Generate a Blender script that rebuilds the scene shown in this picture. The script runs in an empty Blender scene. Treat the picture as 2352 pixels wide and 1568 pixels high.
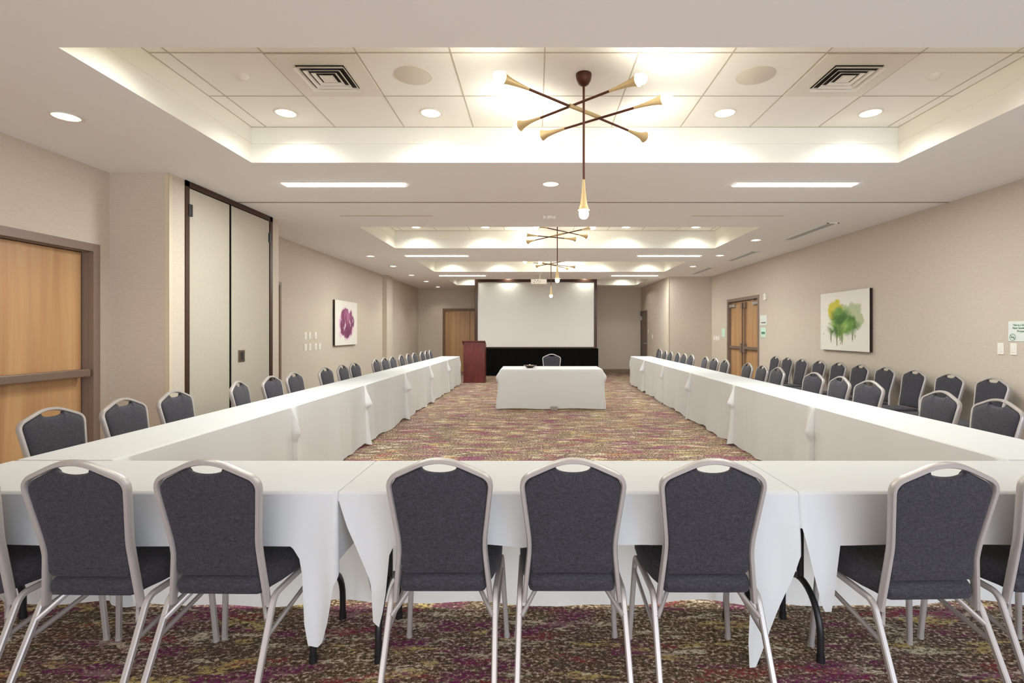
import bpy, bmesh, math, random
from math import sin, cos, pi, radians, sqrt, exp
from mathutils import Vector, Matrix

random.seed(7)
scene = bpy.context.scene
COL = scene.collection
HC = 1.385            # camera height
CEIL = 2.881          # flat ceiling
TILE = 3.196          # tile ceiling inside the trays
XL, XR = -4.01, 4.77  # side walls
YB, YF = -3.0, 17.59  # wall behind the camera, far wall

# ------------------------------------------------------------------ materials
def new_mat(name):
    m = bpy.data.materials.new(name)
    m.use_nodes = True
    nt = m.node_tree
    b = nt.nodes['Principled BSDF']
    return m, nt, b

def simple(name, col, rough=0.6, metal=0.0, spec=0.5, emit=None, estr=0.0, bump=None):
    m, nt, b = new_mat(name)
    b.inputs['Base Color'].default_value = (*col, 1)
    b.inputs['Roughness'].default_value = rough
    b.inputs['Metallic'].default_value = metal
    b.inputs['Specular IOR Level'].default_value = spec
    if emit:
        b.inputs['Emission Color'].default_value = (*emit, 1)
        b.inputs['Emission Strength'].default_value = estr
    if bump:
        tc = nt.nodes.new('ShaderNodeTexCoord')
        mp = nt.nodes.new('ShaderNodeMapping')
        mp.inputs['Scale'].default_value = bump[1]
        n = nt.nodes.new('ShaderNodeTexNoise')
        n.inputs['Scale'].default_value = bump[0]
        n.inputs['Detail'].default_value = 3
        bp = nt.nodes.new('ShaderNodeBump')
        bp.inputs['Strength'].default_value = bump[2]
        bp.inputs['Distance'].default_value = 0.01
        nt.links.new(tc.outputs['Object'], mp.inputs[0])
        nt.links.new(mp.outputs[0], n.inputs['Vector'])
        nt.links.new(n.outputs['Fac'], bp.inputs['Height'])
        nt.links.new(bp.outputs[0], b.inputs['Normal'])
    return m

def noise_mix(name, c1, c2, scale, vscale=(1, 1, 1), rough=0.7, detail=4, lo=0.35, hi=0.65, bump=0.0, metal=0.0, bdist=0.002, nrough=0.5):
    m, nt, b = new_mat(name)
    tc = nt.nodes.new('ShaderNodeTexCoord')
    mp = nt.nodes.new('ShaderNodeMapping')
    mp.inputs['Scale'].default_value = vscale
    n = nt.nodes.new('ShaderNodeTexNoise')
    n.inputs['Scale'].default_value = scale
    n.inputs['Detail'].default_value = detail
    n.inputs['Roughness'].default_value = nrough
    r = nt.nodes.new('ShaderNodeValToRGB')
    r.color_ramp.elements[0].position = lo
    r.color_ramp.elements[0].color = (*c1, 1)
    r.color_ramp.elements[1].position = hi
    r.color_ramp.elements[1].color = (*c2, 1)
    nt.links.new(tc.outputs['Object'], mp.inputs[0])
    nt.links.new(mp.outputs[0], n.inputs['Vector'])
    nt.links.new(n.outputs['Fac'], r.inputs[0])
    nt.links.new(r.outputs[0], b.inputs['Base Color'])
    b.inputs['Roughness'].default_value = rough
    b.inputs['Metallic'].default_value = metal
    if bump:
        bp = nt.nodes.new('ShaderNodeBump')
        bp.inputs['Strength'].default_value = bump
        bp.inputs['Distance'].default_value = bdist
        nt.links.new(n.outputs['Fac'], bp.inputs['Height'])
        nt.links.new(bp.outputs[0], b.inputs['Normal'])
    return m

def s2l(r, g, b):
    f = lambda c: ((c / 255 + 0.055) / 1.055) ** 2.4 if c > 10 else c / 255 / 12.92
    return (f(r), f(g), f(b))

M = {}
M['wall'] = noise_mix('linen_wallpaper', s2l(193, 180, 163), s2l(201, 188, 171), 40, (0.6, 0.6, 6), rough=0.85, detail=5, bump=0.08)
M['ceil'] = simple('ceiling_paint', s2l(242, 239, 236), 0.9, spec=0.2)
M['tray'] = simple('tray_paint', s2l(238, 235, 224), 0.85, spec=0.2)
M['tile'] = simple('ceiling_tile', s2l(246, 243, 235), 0.9, spec=0.2, bump=(150, (1, 1, 1), 0.1))
M['tbar'] = simple('grid_bar_paint', s2l(192, 184, 168), 0.7)
M['closet'] = noise_mix('closet_panel_vinyl', s2l(176, 167, 150), s2l(183, 174, 157), 60, (1, 1, 3), rough=0.7)
M['bronze'] = simple('dark_bronze_trim', s2l(62, 36, 22), 0.45, 0.2)
M['black'] = simple('black_paint', (0.012, 0.012, 0.013), 0.4)
M['gap_shade'] = simple('painted_gap_shade', (0.004, 0.004, 0.004), 0.9, spec=0.1)
M['frame_taupe'] = simple('taupe_door_frame_paint', s2l(128, 108, 95), 0.45)
M['metal_bar'] = simple('painted_bar_metal', s2l(134, 114, 100), 0.35, 0.5)
M['base'] = simple('baseboard_vinyl', s2l(132, 112, 96), 0.6)
M['silver'] = simple('silver_powder_coat', s2l(180, 173, 168), 0.38, 0.38)
M['steel'] = simple('brushed_steel', s2l(190, 188, 184), 0.3, 0.9)
M['white'] = simple('white_plastic', s2l(232, 226, 214), 0.45)
M['offwhite'] = simple('white_metal_grille', s2l(234, 228, 216), 0.5)
M['speaker'] = simple('speaker_grille', s2l(222, 214, 200), 0.8)
M['mahogany'] = noise_mix('mahogany_laminate', s2l(84, 22, 14), s2l(102, 30, 21), 6, (3, 3, 0.5), rough=0.35)
M['canopy'] = simple('dark_brown_metal', s2l(78, 38, 26), 0.4, 0.5)
M['rod'] = simple('brown_rod_metal', s2l(92, 52, 38), 0.4, 0.5)
M['brass'] = simple('satin_brass', s2l(216, 190, 142), 0.42, 0.6)
M['bulb'] = simple('lit_bulb', (1, 1, 1), 0.3, emit=(0.98, 0.97, 0.86), estr=105)
M['linear'] = simple('lit_linear_lens', (1, 1, 1), 0.5, emit=(0.97, 0.97, 1.0), estr=18)
M['can'] = simple('downlight_reflector', s2l(235, 230, 222), 0.25, 0.6, emit=(1, 0.92, 0.84), estr=0.9)  # reflector given a faint glow for the lamp light it catches
M['lamp'] = simple('lit_downlight_lamp', (1, 1, 1), 0.4, emit=(1, 0.94, 0.86), estr=9)
M['screen'] = simple('projection_screen', s2l(226, 224, 218), 0.8, spec=0.2)
M['screenframe'] = simple('screen_frame_velour', s2l(66, 42, 32), 0.35, 0.3)
M['skirt'] = simple('black_velvet', (0.004, 0.004, 0.004), 0.95, spec=0.1)
M['drawer'] = M['black']
M['glassdark'] = simple('dark_glass', s2l(60, 48, 42), 0.12, 0.3)
M['candy'] = noise_mix('candy_wrappers', s2l(120, 90, 70), s2l(230, 220, 200), 60, rough=0.3)
M['green_ink'] = simple('green_ink', s2l(70, 120, 92), 0.7)
M['sign'] = simple('sign_white', s2l(218, 222, 214), 0.5)
M['signgreen'] = simple('sign_pale_green', s2l(196, 222, 204), 0.5)
M['greybox'] = simple('grey_floor_box', s2l(150, 140, 130), 0.5)
M['vent_dark'] = simple('vent_throat', s2l(40, 32, 26), 0.8)
M['brown_dark'] = simple('brown_metal_door', s2l(112, 94, 84), 0.5)
M['pullplate'] = simple('pull_plate', s2l(120, 104, 88), 0.3, 0.8)
M['canvas_edge'] = simple('canvas_black_edge', s2l(36, 16, 10), 0.6)

def fabric_mat():
    m, nt, b = new_mat('charcoal_woven_upholstery')
    tc = nt.nodes.new('ShaderNodeTexCoord')
    outs = []
    for vs in ((420, 420, 70), (60, 60, 420)):
        mp = nt.nodes.new('ShaderNodeMapping')
        mp.inputs['Scale'].default_value = vs
        n = nt.nodes.new('ShaderNodeTexNoise')
        n.inputs['Scale'].default_value = 1.0
        n.inputs['Detail'].default_value = 2
        nt.links.new(tc.outputs['Object'], mp.inputs[0])
        nt.links.new(mp.outputs[0], n.inputs['Vector'])
        outs.append(n)
    mx = nt.nodes.new('ShaderNodeMath'); mx.operation = 'ADD'
    nt.links.new(outs[0].outputs['Fac'], mx.inputs[0])
    nt.links.new(outs[1].outputs['Fac'], mx.inputs[1])
    r = nt.nodes.new('ShaderNodeValToRGB')
    e = r.color_ramp.elements
    mul = nt.nodes.new('ShaderNodeMath'); mul.operation = 'MULTIPLY'; mul.inputs[1].default_value = 0.5
    nt.links.new(mx.outputs[0], mul.inputs[0])
    e[0].position = 0.36; e[0].color = (*s2l(20, 19, 23), 1)
    e[1].position = 0.66; e[1].color = (*s2l(62, 58, 67), 1)
    nt.links.new(mul.outputs[0], r.inputs[0])
    nt.links.new(r.outputs[0], b.inputs['Base Color'])
    b.inputs['Roughness'].default_value = 0.8
    b.inputs['Sheen Weight'].default_value = 0.08
    b.inputs['Sheen Roughness'].default_value = 0.5
    bp = nt.nodes.new('ShaderNodeBump'); bp.inputs['Strength'].default_value = 0.2; bp.inputs['Distance'].default_value = 0.001
    nt.links.new(mul.outputs[0], bp.inputs['Height'])
    nt.links.new(bp.outputs[0], b.inputs['Normal'])
    return m
M['fabric'] = fabric_mat()

def cloth_mat():
    m, nt, b = new_mat('white_table_linen')
    b.inputs['Base Color'].default_value = (*s2l(226, 227, 225), 1)
    b.inputs['Roughness'].default_value = 0.85
    b.inputs['Specular IOR Level'].default_value = 0.2
    tc = nt.nodes.new('ShaderNodeTexCoord')
    n = nt.nodes.new('ShaderNodeTexNoise'); n.inputs['Scale'].default_value = 2.5; n.inputs['Detail'].default_value = 3
    bp = nt.nodes.new('ShaderNodeBump'); bp.inputs['Strength'].default_value = 0.12; bp.inputs['Distance'].default_value = 0.03
    nt.links.new(tc.outputs['Object'], n.inputs['Vector'])
    nt.links.new(n.outputs['Fac'], bp.inputs['Height'])
    nt.links.new(bp.outputs[0], b.inputs['Normal'])
    tr = nt.nodes.new('ShaderNodeBsdfTranslucent'); tr.inputs['Color'].default_value = (0.85, 0.82, 0.79, 1)
    mx = nt.nodes.new('ShaderNodeMixShader'); mx.inputs[0].default_value = 0.25
    nt.links.new(b.outputs[0], mx.inputs[1]); nt.links.new(tr.outputs[0], mx.inputs[2])
    nt.links.new(mx.outputs[0], nt.nodes['Material Output'].inputs[0])
    return m
M['cloth'] = cloth_mat()

def wood_mat():
    m, nt, b = new_mat('maple_door_veneer')
    tc = nt.nodes.new('ShaderNodeTexCoord')
    mp = nt.nodes.new('ShaderNodeMapping'); mp.inputs['Scale'].default_value = (7, 7, 0.35)
    n = nt.nodes.new('ShaderNodeTexNoise'); n.inputs['Scale'].default_value = 1.0; n.inputs['Detail'].default_value = 5; n.inputs['Distortion'].default_value = 0.6
    r = nt.nodes.new('ShaderNodeValToRGB'); e = r.color_ramp.elements
    e[0].position = 0.32; e[0].color = (*s2l(174, 127, 86), 1)
    e[1].position = 0.68; e[1].color = (*s2l(200, 158, 110), 1)
    mp2 = nt.nodes.new('ShaderNodeMapping'); mp2.inputs['Scale'].default_value = (90, 90, 2.5)
    n2 = nt.nodes.new('ShaderNodeTexNoise'); n2.inputs['Scale'].default_value = 1.0
    mix = nt.nodes.new('ShaderNodeMixRGB'); mix.blend_type = 'MULTIPLY'; mix.inputs[0].default_value = 0.18
    nt.links.new(tc.outputs['Object'], mp.inputs[0]); nt.links.new(mp.outputs[0], n.inputs['Vector'])
    nt.links.new(tc.outputs['Object'], mp2.inputs[0]); nt.links.new(mp2.outputs[0], n2.inputs['Vector'])
    nt.links.new(n.outputs['Fac'], r.inputs[0]); nt.links.new(r.outputs[0], mix.inputs[1]); nt.links.new(n2.outputs['Color'], mix.inputs[2])
    nt.links.new(mix.outputs[0], b.inputs['Base Color'])
    b.inputs['Roughness'].default_value = 0.38
    return m
M['wood'] = wood_mat()

def carpet_mat():
    m, nt, b = new_mat('patterned_carpet')
    L = nt.links
    tc = nt.nodes.new('ShaderNodeTexCoord')
    def noise(vs, scale, detail=3, rough=0.5, dist=0.0, off=(0, 0, 0)):
        mp = nt.nodes.new('ShaderNodeMapping'); mp.inputs['Scale'].default_value = vs; mp.inputs['Location'].default_value = off
        n = nt.nodes.new('ShaderNodeTexNoise'); n.inputs['Scale'].default_value = scale
        n.inputs['Detail'].default_value = detail; n.inputs['Roughness'].default_value = rough; n.inputs['Distortion'].default_value = dist
        L.new(tc.outputs['Object'], mp.inputs[0]); L.new(mp.outputs[0], n.inputs['Vector'])
        return n.outputs['Fac']
    def ramp(f, stops, interp='LINEAR'):
        r = nt.nodes.new('ShaderNodeValToRGB'); r.color_ramp.interpolation = interp
        e = r.color_ramp.elements
        while len(e) < len(stops): e.new(0.5)
        for i, (p, c) in enumerate(stops):
            e[i].position = p; e[i].color = (*c, 1) if len(c) == 3 else c
        L.new(f, r.inputs[0]); return r.outputs[0]
    def mul(a, c):
        n = nt.nodes.new('ShaderNodeMath'); n.operation = 'MULTIPLY'; L.new(a, n.inputs[0]); L.new(c, n.inputs[1]); return n.outputs[0]
    def mix(f, a, c):
        n = nt.nodes.new('ShaderNodeMixRGB'); L.new(f, n.inputs[0])
        for i, v in ((1, a), (2, c)):
            if isinstance(v, tuple): n.inputs[i].default_value = (*v, 1)
            else: L.new(v, n.inputs[i])
        return n.outputs[0]
    k0, k1 = (0, 0, 0), (1, 1, 1)
    fine = noise((1, 1.35, 1), 50, 3, 0.75)
    base = ramp(fine, [(0.36, s2l(70, 58, 48)), (0.48, s2l(112, 98, 84)), (0.55, s2l(146, 132, 116)), (0.61, s2l(236, 226, 210))])
    # broad warm and grey zones
    zone = ramp(noise((1, 1.8, 1), 0.9, 2), [(0.4, s2l(238, 222, 196)), (0.6, s2l(226, 210, 206))])
    mm = nt.nodes.new('ShaderNodeMixRGB'); mm.blend_type = 'MULTIPLY'; mm.inputs[0].default_value = 0.8
    L.new(base, mm.inputs[1]); L.new(zone, mm.inputs[2]); c = mm.outputs[0]
    brk = ramp(noise((1, 1.6, 1), 48, 3, 0.8, off=(3, 5, 0)), [(0.46, k0), (0.54, (.8, .8, .8))])
    brk2 = ramp(noise((1, 1.6, 1), 40, 3, 0.8, off=(13, 5, 0)), [(0.44, k0), (0.53, (.84, .84, .84))])
    dark = mul(ramp(noise((1, 2.2, 1), 2.0, 4, 0.6, off=(7, 2, 0)), [(0.50, k0), (0.60, k1)]), brk)
    c = mix(dark, c, s2l(84, 70, 56))
    gold = mul(ramp(noise((1, 3.6, 1), 2.6, 6, 0.62, 0.3, off=(1.5, 9, 0)), [(0.585, k0), (0.61, k1)]), brk2)
    c = mix(gold, c, s2l(206, 184, 112))
    cream = mul(ramp(noise((1, 4.2, 1), 3.2, 6, 0.65, 0.2, off=(21, 4, 0)), [(0.565, k0), (0.59, k1)]), brk2)
    c = mix(cream, c, s2l(226, 214, 184))
    red = mul(ramp(noise((1, 3.0, 1), 2.3, 5, 0.6, off=(31, 14, 0)), [(0.575, k0), (0.62, k1)]), brk)
    c = mix(red, c, s2l(150, 50, 64))
    pur = mul(ramp(noise((1, 3.2, 1), 2.1, 6, 0.6, 0.2, off=(41, 24, 0)), [(0.535, k0), (0.58, k1)]), brk2)
    c = mix(pur, c, s2l(120, 40, 92))
    L.new(c, b.inputs['Base Color'])
    b.inputs['Roughness'].default_value = 0.95
    b.inputs['Specular IOR Level'].default_value = 0.1
    bp = nt.nodes.new('ShaderNodeBump'); bp.inputs['Strength'].default_value = 0.5; bp.inputs['Distance'].default_value = 0.004
    L.new(fine, bp.inputs['Height']); L.new(bp.outputs[0], b.inputs['Normal'])
    return m
M['carpet'] = carpet_mat()

def art_mat(kind):
    """abstract paint splash; object coords: local x across, local z up, both in -0.5..0.5 of the canvas size"""
    m, nt, b = new_mat('abstract_%s_splash' % kind)
    L = nt.links
    tc = nt.nodes.new('ShaderNodeTexCoord')
    def N(t, **k):
        n = nt.nodes.new(t)
        for a, v in k.items(): setattr(n, a, v)
        return n
    def math(op, a, c=None):
        n = N('ShaderNodeMath', operation=op)
        for i, v in enumerate((a, c)):
            if v is None: continue
            if isinstance(v, (int, float)): n.inputs[i].default_value = v
            else: L.new(v, n.inputs[i])
        return n.outputs[0]
    sep = N('ShaderNodeSeparateXYZ'); L.new(tc.outputs['Object'], sep.inputs[0])
    X, Z = sep.outputs[0], sep.outputs[2]
    def noise(vs, scale, detail=4, dist=0.0, off=(0, 0, 0)):
        mp = N('ShaderNodeMapping'); mp.inputs['Scale'].default_value = vs; mp.inputs['Location'].default_value = off
        n = N('ShaderNodeTexNoise'); n.inputs['Scale'].default_value = scale; n.inputs['Detail'].default_value = detail
        n.inputs['Distortion'].default_value = dist
        L.new(tc.outputs['Object'], mp.inputs[0]); L.new(mp.outputs[0], n.inputs['Vector']); return n.outputs['Fac']
    def ramp(f, stops):
        r = N('ShaderNodeValToRGB'); e = r.color_ramp.elements
        while len(e) < len(stops): e.new(0.5)
        for i, (p, c) in enumerate(stops): e[i].position = p; e[i].color = (*c, 1)
        L.new(f, r.inputs[0]); return r.outputs[0]
    def mix(f, a, c):
        n = N('ShaderNodeMixRGB'); L.new(f, n.inputs[0])
        for i, v in ((1, a), (2, c)):
            if isinstance(v, tuple): n.inputs[i].default_value = (*v, 1)
            else: L.new(v, n.inputs[i])
        return n.outputs[0]
    k0, k1 = (0, 0, 0), (1, 1, 1)
    paper = s2l(226, 220, 208)
    def dist(cx, cz, rx, rz, wob, nz):
        dx = math('DIVIDE', math('SUBTRACT', X, cx), rx)
        dz = math('DIVIDE', math('SUBTRACT', Z, cz), rz)
        d = math('SQRT', math('ADD', math('MULTIPLY', dx, dx), math('MULTIPLY', dz, dz)))
        return math('ADD', d, math('MULTIPLY', math('SUBTRACT', nz, 0.5), wob))
    c = paper
    if kind == 'green':
        n1 = noise((1, 1, 1), 3.2, 5, 0.5)
        pale = ramp(dist(0.15, 0.08, 0.29, 0.27, 1.4, n1), [(0.80, k1), (0.92, k0)])
        c = mix(pale, c, s2l(176, 186, 146))
        yel = ramp(dist(-0.17, 0.17, 0.18, 0.22, 1.5, noise((1, 1, 1), 6, 4)), [(0.75, k1), (0.95, k0)])
        c = mix(yel, c, s2l(198, 186, 60))
        body = ramp(dist(-0.02, -0.03, 0.33, 0.32, 1.6, noise((1, 1, 1), 5, 5, 0.4, (4, 0, 2))), [(0.62, k1), (1.0, k0)])
        gcol = ramp(noise((1, 1, 1), 4.5, 4, 0.3, (9, 0, 3)), [(0.38, s2l(60, 98, 24)), (0.55, s2l(110, 148, 62)), (0.7, s2l(160, 178, 100))])
        c = mix(body, c, gcol)
        drip = ramp(noise((16, 1, 0.7), 1.6, 2, 0, (2, 0, 7)), [(0.57, k0), (0.61, k1)])
        band = ramp(dist(-0.04, -0.26, 0.27, 0.17, 0.9, n1), [(0.85, k1), (1.0, k0)])
        c = mix(math('MULTIPLY', drip, band), c, s2l(96, 110, 50))
        v = N('ShaderNodeTexVoronoi'); v.inputs['Scale'].default_value = 17
        L.new(tc.outputs['Object'], v.inputs['Vector'])
        dots = ramp(v.outputs['Distance'], [(0.13, k1), (0.17, k0)])
        ring = ramp(dist(-0.10, -0.02, 0.40, 0.46, 1.2, noise((1, 1, 1), 4, 2, 0, (5, 0, 5))), [(0.75, k1), (1.05, k0)])
        keep = ramp(noise((1, 1, 1), 9, 0, 0, (8, 0, 1)), [(0.46, k0), (0.48, k1)])
        c = mix(math('MULTIPLY', math('MULTIPLY', dots, ring), keep), c, s2l(96, 92, 60))
    else:
        n1 = noise((1.6, 1, 0.7), 3.5, 5, 0.6)
        wash = ramp(dist(0.0, -0.02, 0.38, 0.38, 0.9, n1), [(0.85, k1), (1.0, k0)])
        c = mix(wash, c, s2l(222, 190, 206))
        strokes = noise((5.0, 1, 1.3), 1.5, 4, 0.8, (3, 0, 1))
        body = ramp(dist(0.0, 0.0, 0.38, 0.39, 0.95, noise((2.4, 1, 1.2), 2.6, 4, 0.5, (6, 0, 2))), [(0.80, k1), (0.88, k0)])
        cut = ramp(strokes, [(0.33, k0), (0.38, k1)])
        pcol = ramp(noise((4, 1, 1), 2, 3, 0.3, (1, 0, 9)), [(0.35, s2l(98, 40, 74)), (0.55, s2l(128, 58, 92)), (0.7, s2l(172, 104, 142))])
        c = mix(math('MULTIPLY', body, cut), c, pcol)
    if isinstance(c, tuple): b.inputs['Base Color'].default_value = (*c, 1)
    else: L.new(c, b.inputs['Base Color'])
    b.inputs['Roughness'].default_value = 0.7
    return m

# ------------------------------------------------------------------ mesh helpers
class MB:
    def __init__(self):
        self.v = []; self.f = []; self.sm = []
    def add(self, vs, fs, smooth=False):
        o = len(self.v)
        self.v += [tuple(p) for p in vs]
        for f in fs:
            self.f.append([i + o for i in f]); self.sm.append(smooth)
        return self
    def box(self, x0, x1, y0, y1, z0, z1):
        if x0 > x1: x0, x1 = x1, x0
        if y0 > y1: y0, y1 = y1, y0
        if z0 > z1: z0, z1 = z1, z0
        vs = [(x0, y0, z0), (x1, y0, z0), (x1, y1, z0), (x0, y1, z0), (x0, y0, z1), (x1, y0, z1), (x1, y1, z1), (x0, y1, z1)]
        return self.add(vs, [(0, 3, 2, 1), (4, 5, 6, 7), (0, 1, 5, 4), (1, 2, 6, 5), (2, 3, 7, 6), (3, 0, 4, 7)])
    def bbox(self, x0, x1, y0, y1, z0, z1, b=0.004):
        """box with chamfered edges"""
        bm = bmesh.new()
        bmesh.ops.create_cube(bm, size=1)
        for v in bm.verts:
            v.co = Vector(((x0 + x1) / 2 + v.co.x * abs(x1 - x0), (y0 + y1) / 2 + v.co.y * abs(y1 - y0), (z0 + z1) / 2 + v.co.z * abs(z1 - z0)))
        bmesh.ops.bevel(bm, geom=list(bm.edges), offset=b, segments=2, affect='EDGES', profile=0.5)
        bm.verts.index_update()
        self.add([v.co[:] for v in bm.verts], [[v.index for v in f.verts] for f in bm.faces])
        bm.free(); return self
    def sweep(self, path, w, h, ref, seg=8, power=4.0, taper=None, cap=True):
        """rounded-rectangle section along a path; w is the size across, h the size along ref"""
        path = [Vector(p) for p in path]; ref = Vector(ref).normalized(); n = len(path)
        rings = []
        K = seg * 2
        if power >= 4:
            K = 8; q = 0.62
            sec = [(1, -q), (1, q), (q, 1), (-q, 1), (-1, q), (-1, -q), (-q, -1), (q, -1)]
        for i, p in enumerate(path):
            if i == 0: t = path[1] - path[0]
            elif i == n - 1: t = path[-1] - path[-2]
            else: t = (path[i + 1] - p).normalized() + (p - path[i - 1]).normalized()
            t.normalize()
            s = t.cross(ref).normalized(); u = s.cross(t).normalized()
            k = 1.0 if taper is None else taper[i]
            r = []
            for j in range(K):
                a = 2 * pi * (j + 0.5) / K
                c, sn = cos(a), sin(a)
                e = 2.0 / power
                cx = math.copysign(abs(c) ** e, c) * w / 2 * k; cy = math.copysign(abs(sn) ** e, sn) * h / 2 * k
                if power >= 4: cx, cy = sec[j][0] * w / 2 * k, sec[j][1] * h / 2 * k
                r.append(p + s * cx + u * cy)
            rings.append(r)
        vs = [q for r in rings for q in r]; fs = []
        for i in range(n - 1):
            for j in range(K):
                a, b2 = i * K + j, i * K + (j + 1) % K
                fs.append((a, b2, b2 + K, a + K))
        self.add(vs, fs, True)
        if cap:
            self.add(rings[0], [list(range(K))[::-1]]); self.add(rings[-1], [list(range(K))])
        return self
    def tube(self, path, r, seg=10, taper=None, cap=True):
        d = Vector(path[-1]) - Vector(path[0])
        ref = (0, 0, 1) if abs(d.normalized().z) < 0.9 else (0, 1, 0)
        return self.sweep(path, 2 * r, 2 * r, ref, seg // 2, 2.0, taper, cap)
    def lathe(self, prof, centre=(0, 0, 0), axis=(0, 0, 1), seg=20, smooth=True):
        """prof: list of (radius, distance along axis)"""
        c = Vector(centre); ax = Vector(axis).normalized()
        a = Vector((1, 0, 0)) if abs(ax.x) < 0.9 else Vector((0, 1, 0))
        s = ax.cross(a).normalized(); u = ax.cross(s).normalized()
        vs = []; fs = []
        for r, d in prof:
            for j in range(seg):
                t = 2 * pi * j / seg
                vs.append(c + ax * d + (s * cos(t) + u * sin(t)) * max(r, 1e-5))
        for i in range(len(prof) - 1):
            for j in range(seg):
                a1, b1 = i * seg + j, i * seg + (j + 1) % seg
                fs.append((a1, b1, b1 + seg, a1 + seg))
        return self.add(vs, fs, smooth)
    def build(self, name, m, parent=None, loc=None):
        me = bpy.data.meshes.new(name)
        me.from_pydata(self.v, [], self.f)
        me.polygons.foreach_set('use_smooth', self.sm)
        me.materials.append(m)
        me.update()
        bm = bmesh.new(); bm.from_mesh(me)
        bmesh.ops.recalc_face_normals(bm, faces=bm.faces)
        bm.to_mesh(me); bm.free()
        if any(self.sm): me.set_sharp_from_angle(angle=radians(38))
        o = bpy.data.objects.new(name, me); COL.objects.link(o)
        if parent is not None: o.parent = parent
        if loc is not None: o.location = loc
        return o

def fillet(pts, rad, n=7):
    """round the inner corners of a polyline of 3D points"""
    P = [Vector(p) for p in pts]; out = [P[0]]
    for i in range(1, len(P) - 1):
        r = rad[i] if isinstance(rad, (list, tuple)) else rad
        a = (P[i - 1] - P[i]); c = (P[i + 1] - P[i]); la, lc = a.length, c.length
        a.normalize(); c.normalize()
        ang = a.angle(c); t = min(r / math.tan(ang / 2) if ang < pi - 1e-4 else 0, la * 0.49, lc * 0.49)
        if t < 1e-5: out.append(P[i]); continue
        s, e = P[i] + a * t, P[i] + c * t
        for k in range(n + 1):
            q = k / n
            out.append(s * (1 - q) ** 2 + P[i] * 2 * q * (1 - q) + e * q * q)
    out.append(P[-1]); return out

def thing(name, label, cat, loc=(0, 0, 0), rz=0.0, group=None):
    o = bpy.data.objects.new(name, None); COL.objects.link(o)
    o.location = loc; o.rotation_euler = (0, 0, rz); o.empty_display_size = 0.1
    o['label'] = label; o['category'] = cat
    if group: o['group'] = group
    return o
def tag(o, label, cat, group=None, kind=None):
    o['label'] = label; o['category'] = cat
    if group: o['group'] = group
    if kind: o['kind'] = kind
    return o
def struct(name, mb, m, parent=None, label=None):
    o = mb.build(name, m, parent)
    if parent is None: o['kind'] = 'structure'
    if label: o['label'] = label
    return o
def dup(root, loc, rz, label, group=None):
    r = root.copy(); COL.objects.link(r); r.location = loc; r.rotation_euler = (0, 0, rz); r['label'] = label
    if group: r['group'] = group
    for ch in list(root.children):
        c = ch.copy(); COL.objects.link(c); c.parent = r
        for g in ch.children:
            d = g.copy(); COL.objects.link(d); d.parent = c
    return r

# ------------------------------------------------------------------ room shell
TRAYS = [(2.694, 4.528), (7.30, 9.149), (10.90, 12.75), (14.54, 16.37)]
TX0, TX1 = -2.51, 3.207
WT = 0.12
struct('floor', MB().box(XL - WT, XR + WT, YB - WT, YF + WT, -0.1, 0.0), M['carpet'])
# low ceiling with four recessed trays
mb = MB()
ys = YB - WT
for a, b in TRAYS:
    mb.box(XL - WT, XR + WT, ys, a, CEIL, CEIL + 0.001)
    mb.box(XL - WT, TX0, a, b, CEIL, CEIL + 0.001)
    mb.box(TX1, XR + WT, a, b, CEIL, CEIL + 0.001)
    ys = b
mb.box(XL - WT, XR + WT, ys, YF + WT, CEIL, CEIL + 0.001)
struct('ceiling', mb, M['ceil'])
for i, (a, b) in enumerate(TRAYS):
    mb = MB(); t = 0.03
    mb.box(TX0 - t, TX0, a - t, b + t, CEIL + 0.001, TILE + 0.03)
    mb.box(TX1, TX1 + t, a - t, b + t, CEIL + 0.001, TILE + 0.03)
    mb.box(TX0, TX1, a - t, a, CEIL + 0.001, TILE + 0.03)
    mb.box(TX0, TX1, b, b + t, CEIL + 0.001, TILE + 0.03)
    # fine ledge half way up the tray wall
    zz = 3.048; e = 0.006
    mb.box(TX0, TX0 + e, a, b, zz, zz + 0.006); mb.box(TX1 - e, TX1, a, b, zz, zz + 0.006)
    mb.box(TX0, TX1, b - e, b, zz, zz + 0.006); mb.box(TX0, TX1, a, a + e, zz, zz + 0.006)
    struct('wall_tray', mb, M['tray'])
    struct('ceiling_tile_field', MB().box(TX0, TX1, a, b, TILE, TILE + 0.02), M['tile'])
    g = MB(); w = 0.0045
    for k in range(10):
        x = -2.38 + 0.61 * k
        g.box(x - w, x + w, a, b, TILE - 0.003, TILE)
    for yy in (b - 0.598, b - 1.208, b - 1.815):
        g.box(TX0, TX1, yy - w, yy + w, TILE - 0.003, TILE)
    g.box(TX0, TX1, b - 0.006, b, TILE - 0.004, TILE); g.box(TX0, TX0 + 0.006, a, b, TILE - 0.004, TILE); g.box(TX1 - 0.006, TX1, a, b, TILE - 0.004, TILE)
    struct('trim_%d' % (i + 1), g, M['tbar'])

def wall_x(x0, x1, y0, y1, holes=()):
    """wall slab running along Y with door openings (ya, yb, ztop)"""
    mb = MB(); y = y0
    for ya, yb, zt in sorted(holes):
        if ya > y: mb.box(x0, x1, y, ya, 0, CEIL)
        mb.box(x0, x1, ya, yb, zt, CEIL); y = yb
    if y < y1: mb.box(x0, x1, y, y1, 0, CEIL)
    return mb
def wall_y(y0, y1, x0, x1, holes=()):
    mb = MB(); x = x0
    for xa, xb, za, zt in sorted(holes):
        if xa > x: mb.box(x, xa, y0, y1, 0, CEIL)
        mb.box(xa, xb, y0, y1, zt, CEIL)
        if za > 0: mb.box(xa, xb, y0, y1, 0, za)
        x = xb
    if x < x1: mb.box(x, x1, y0, y1, 0, CEIL)
    return mb

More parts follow.
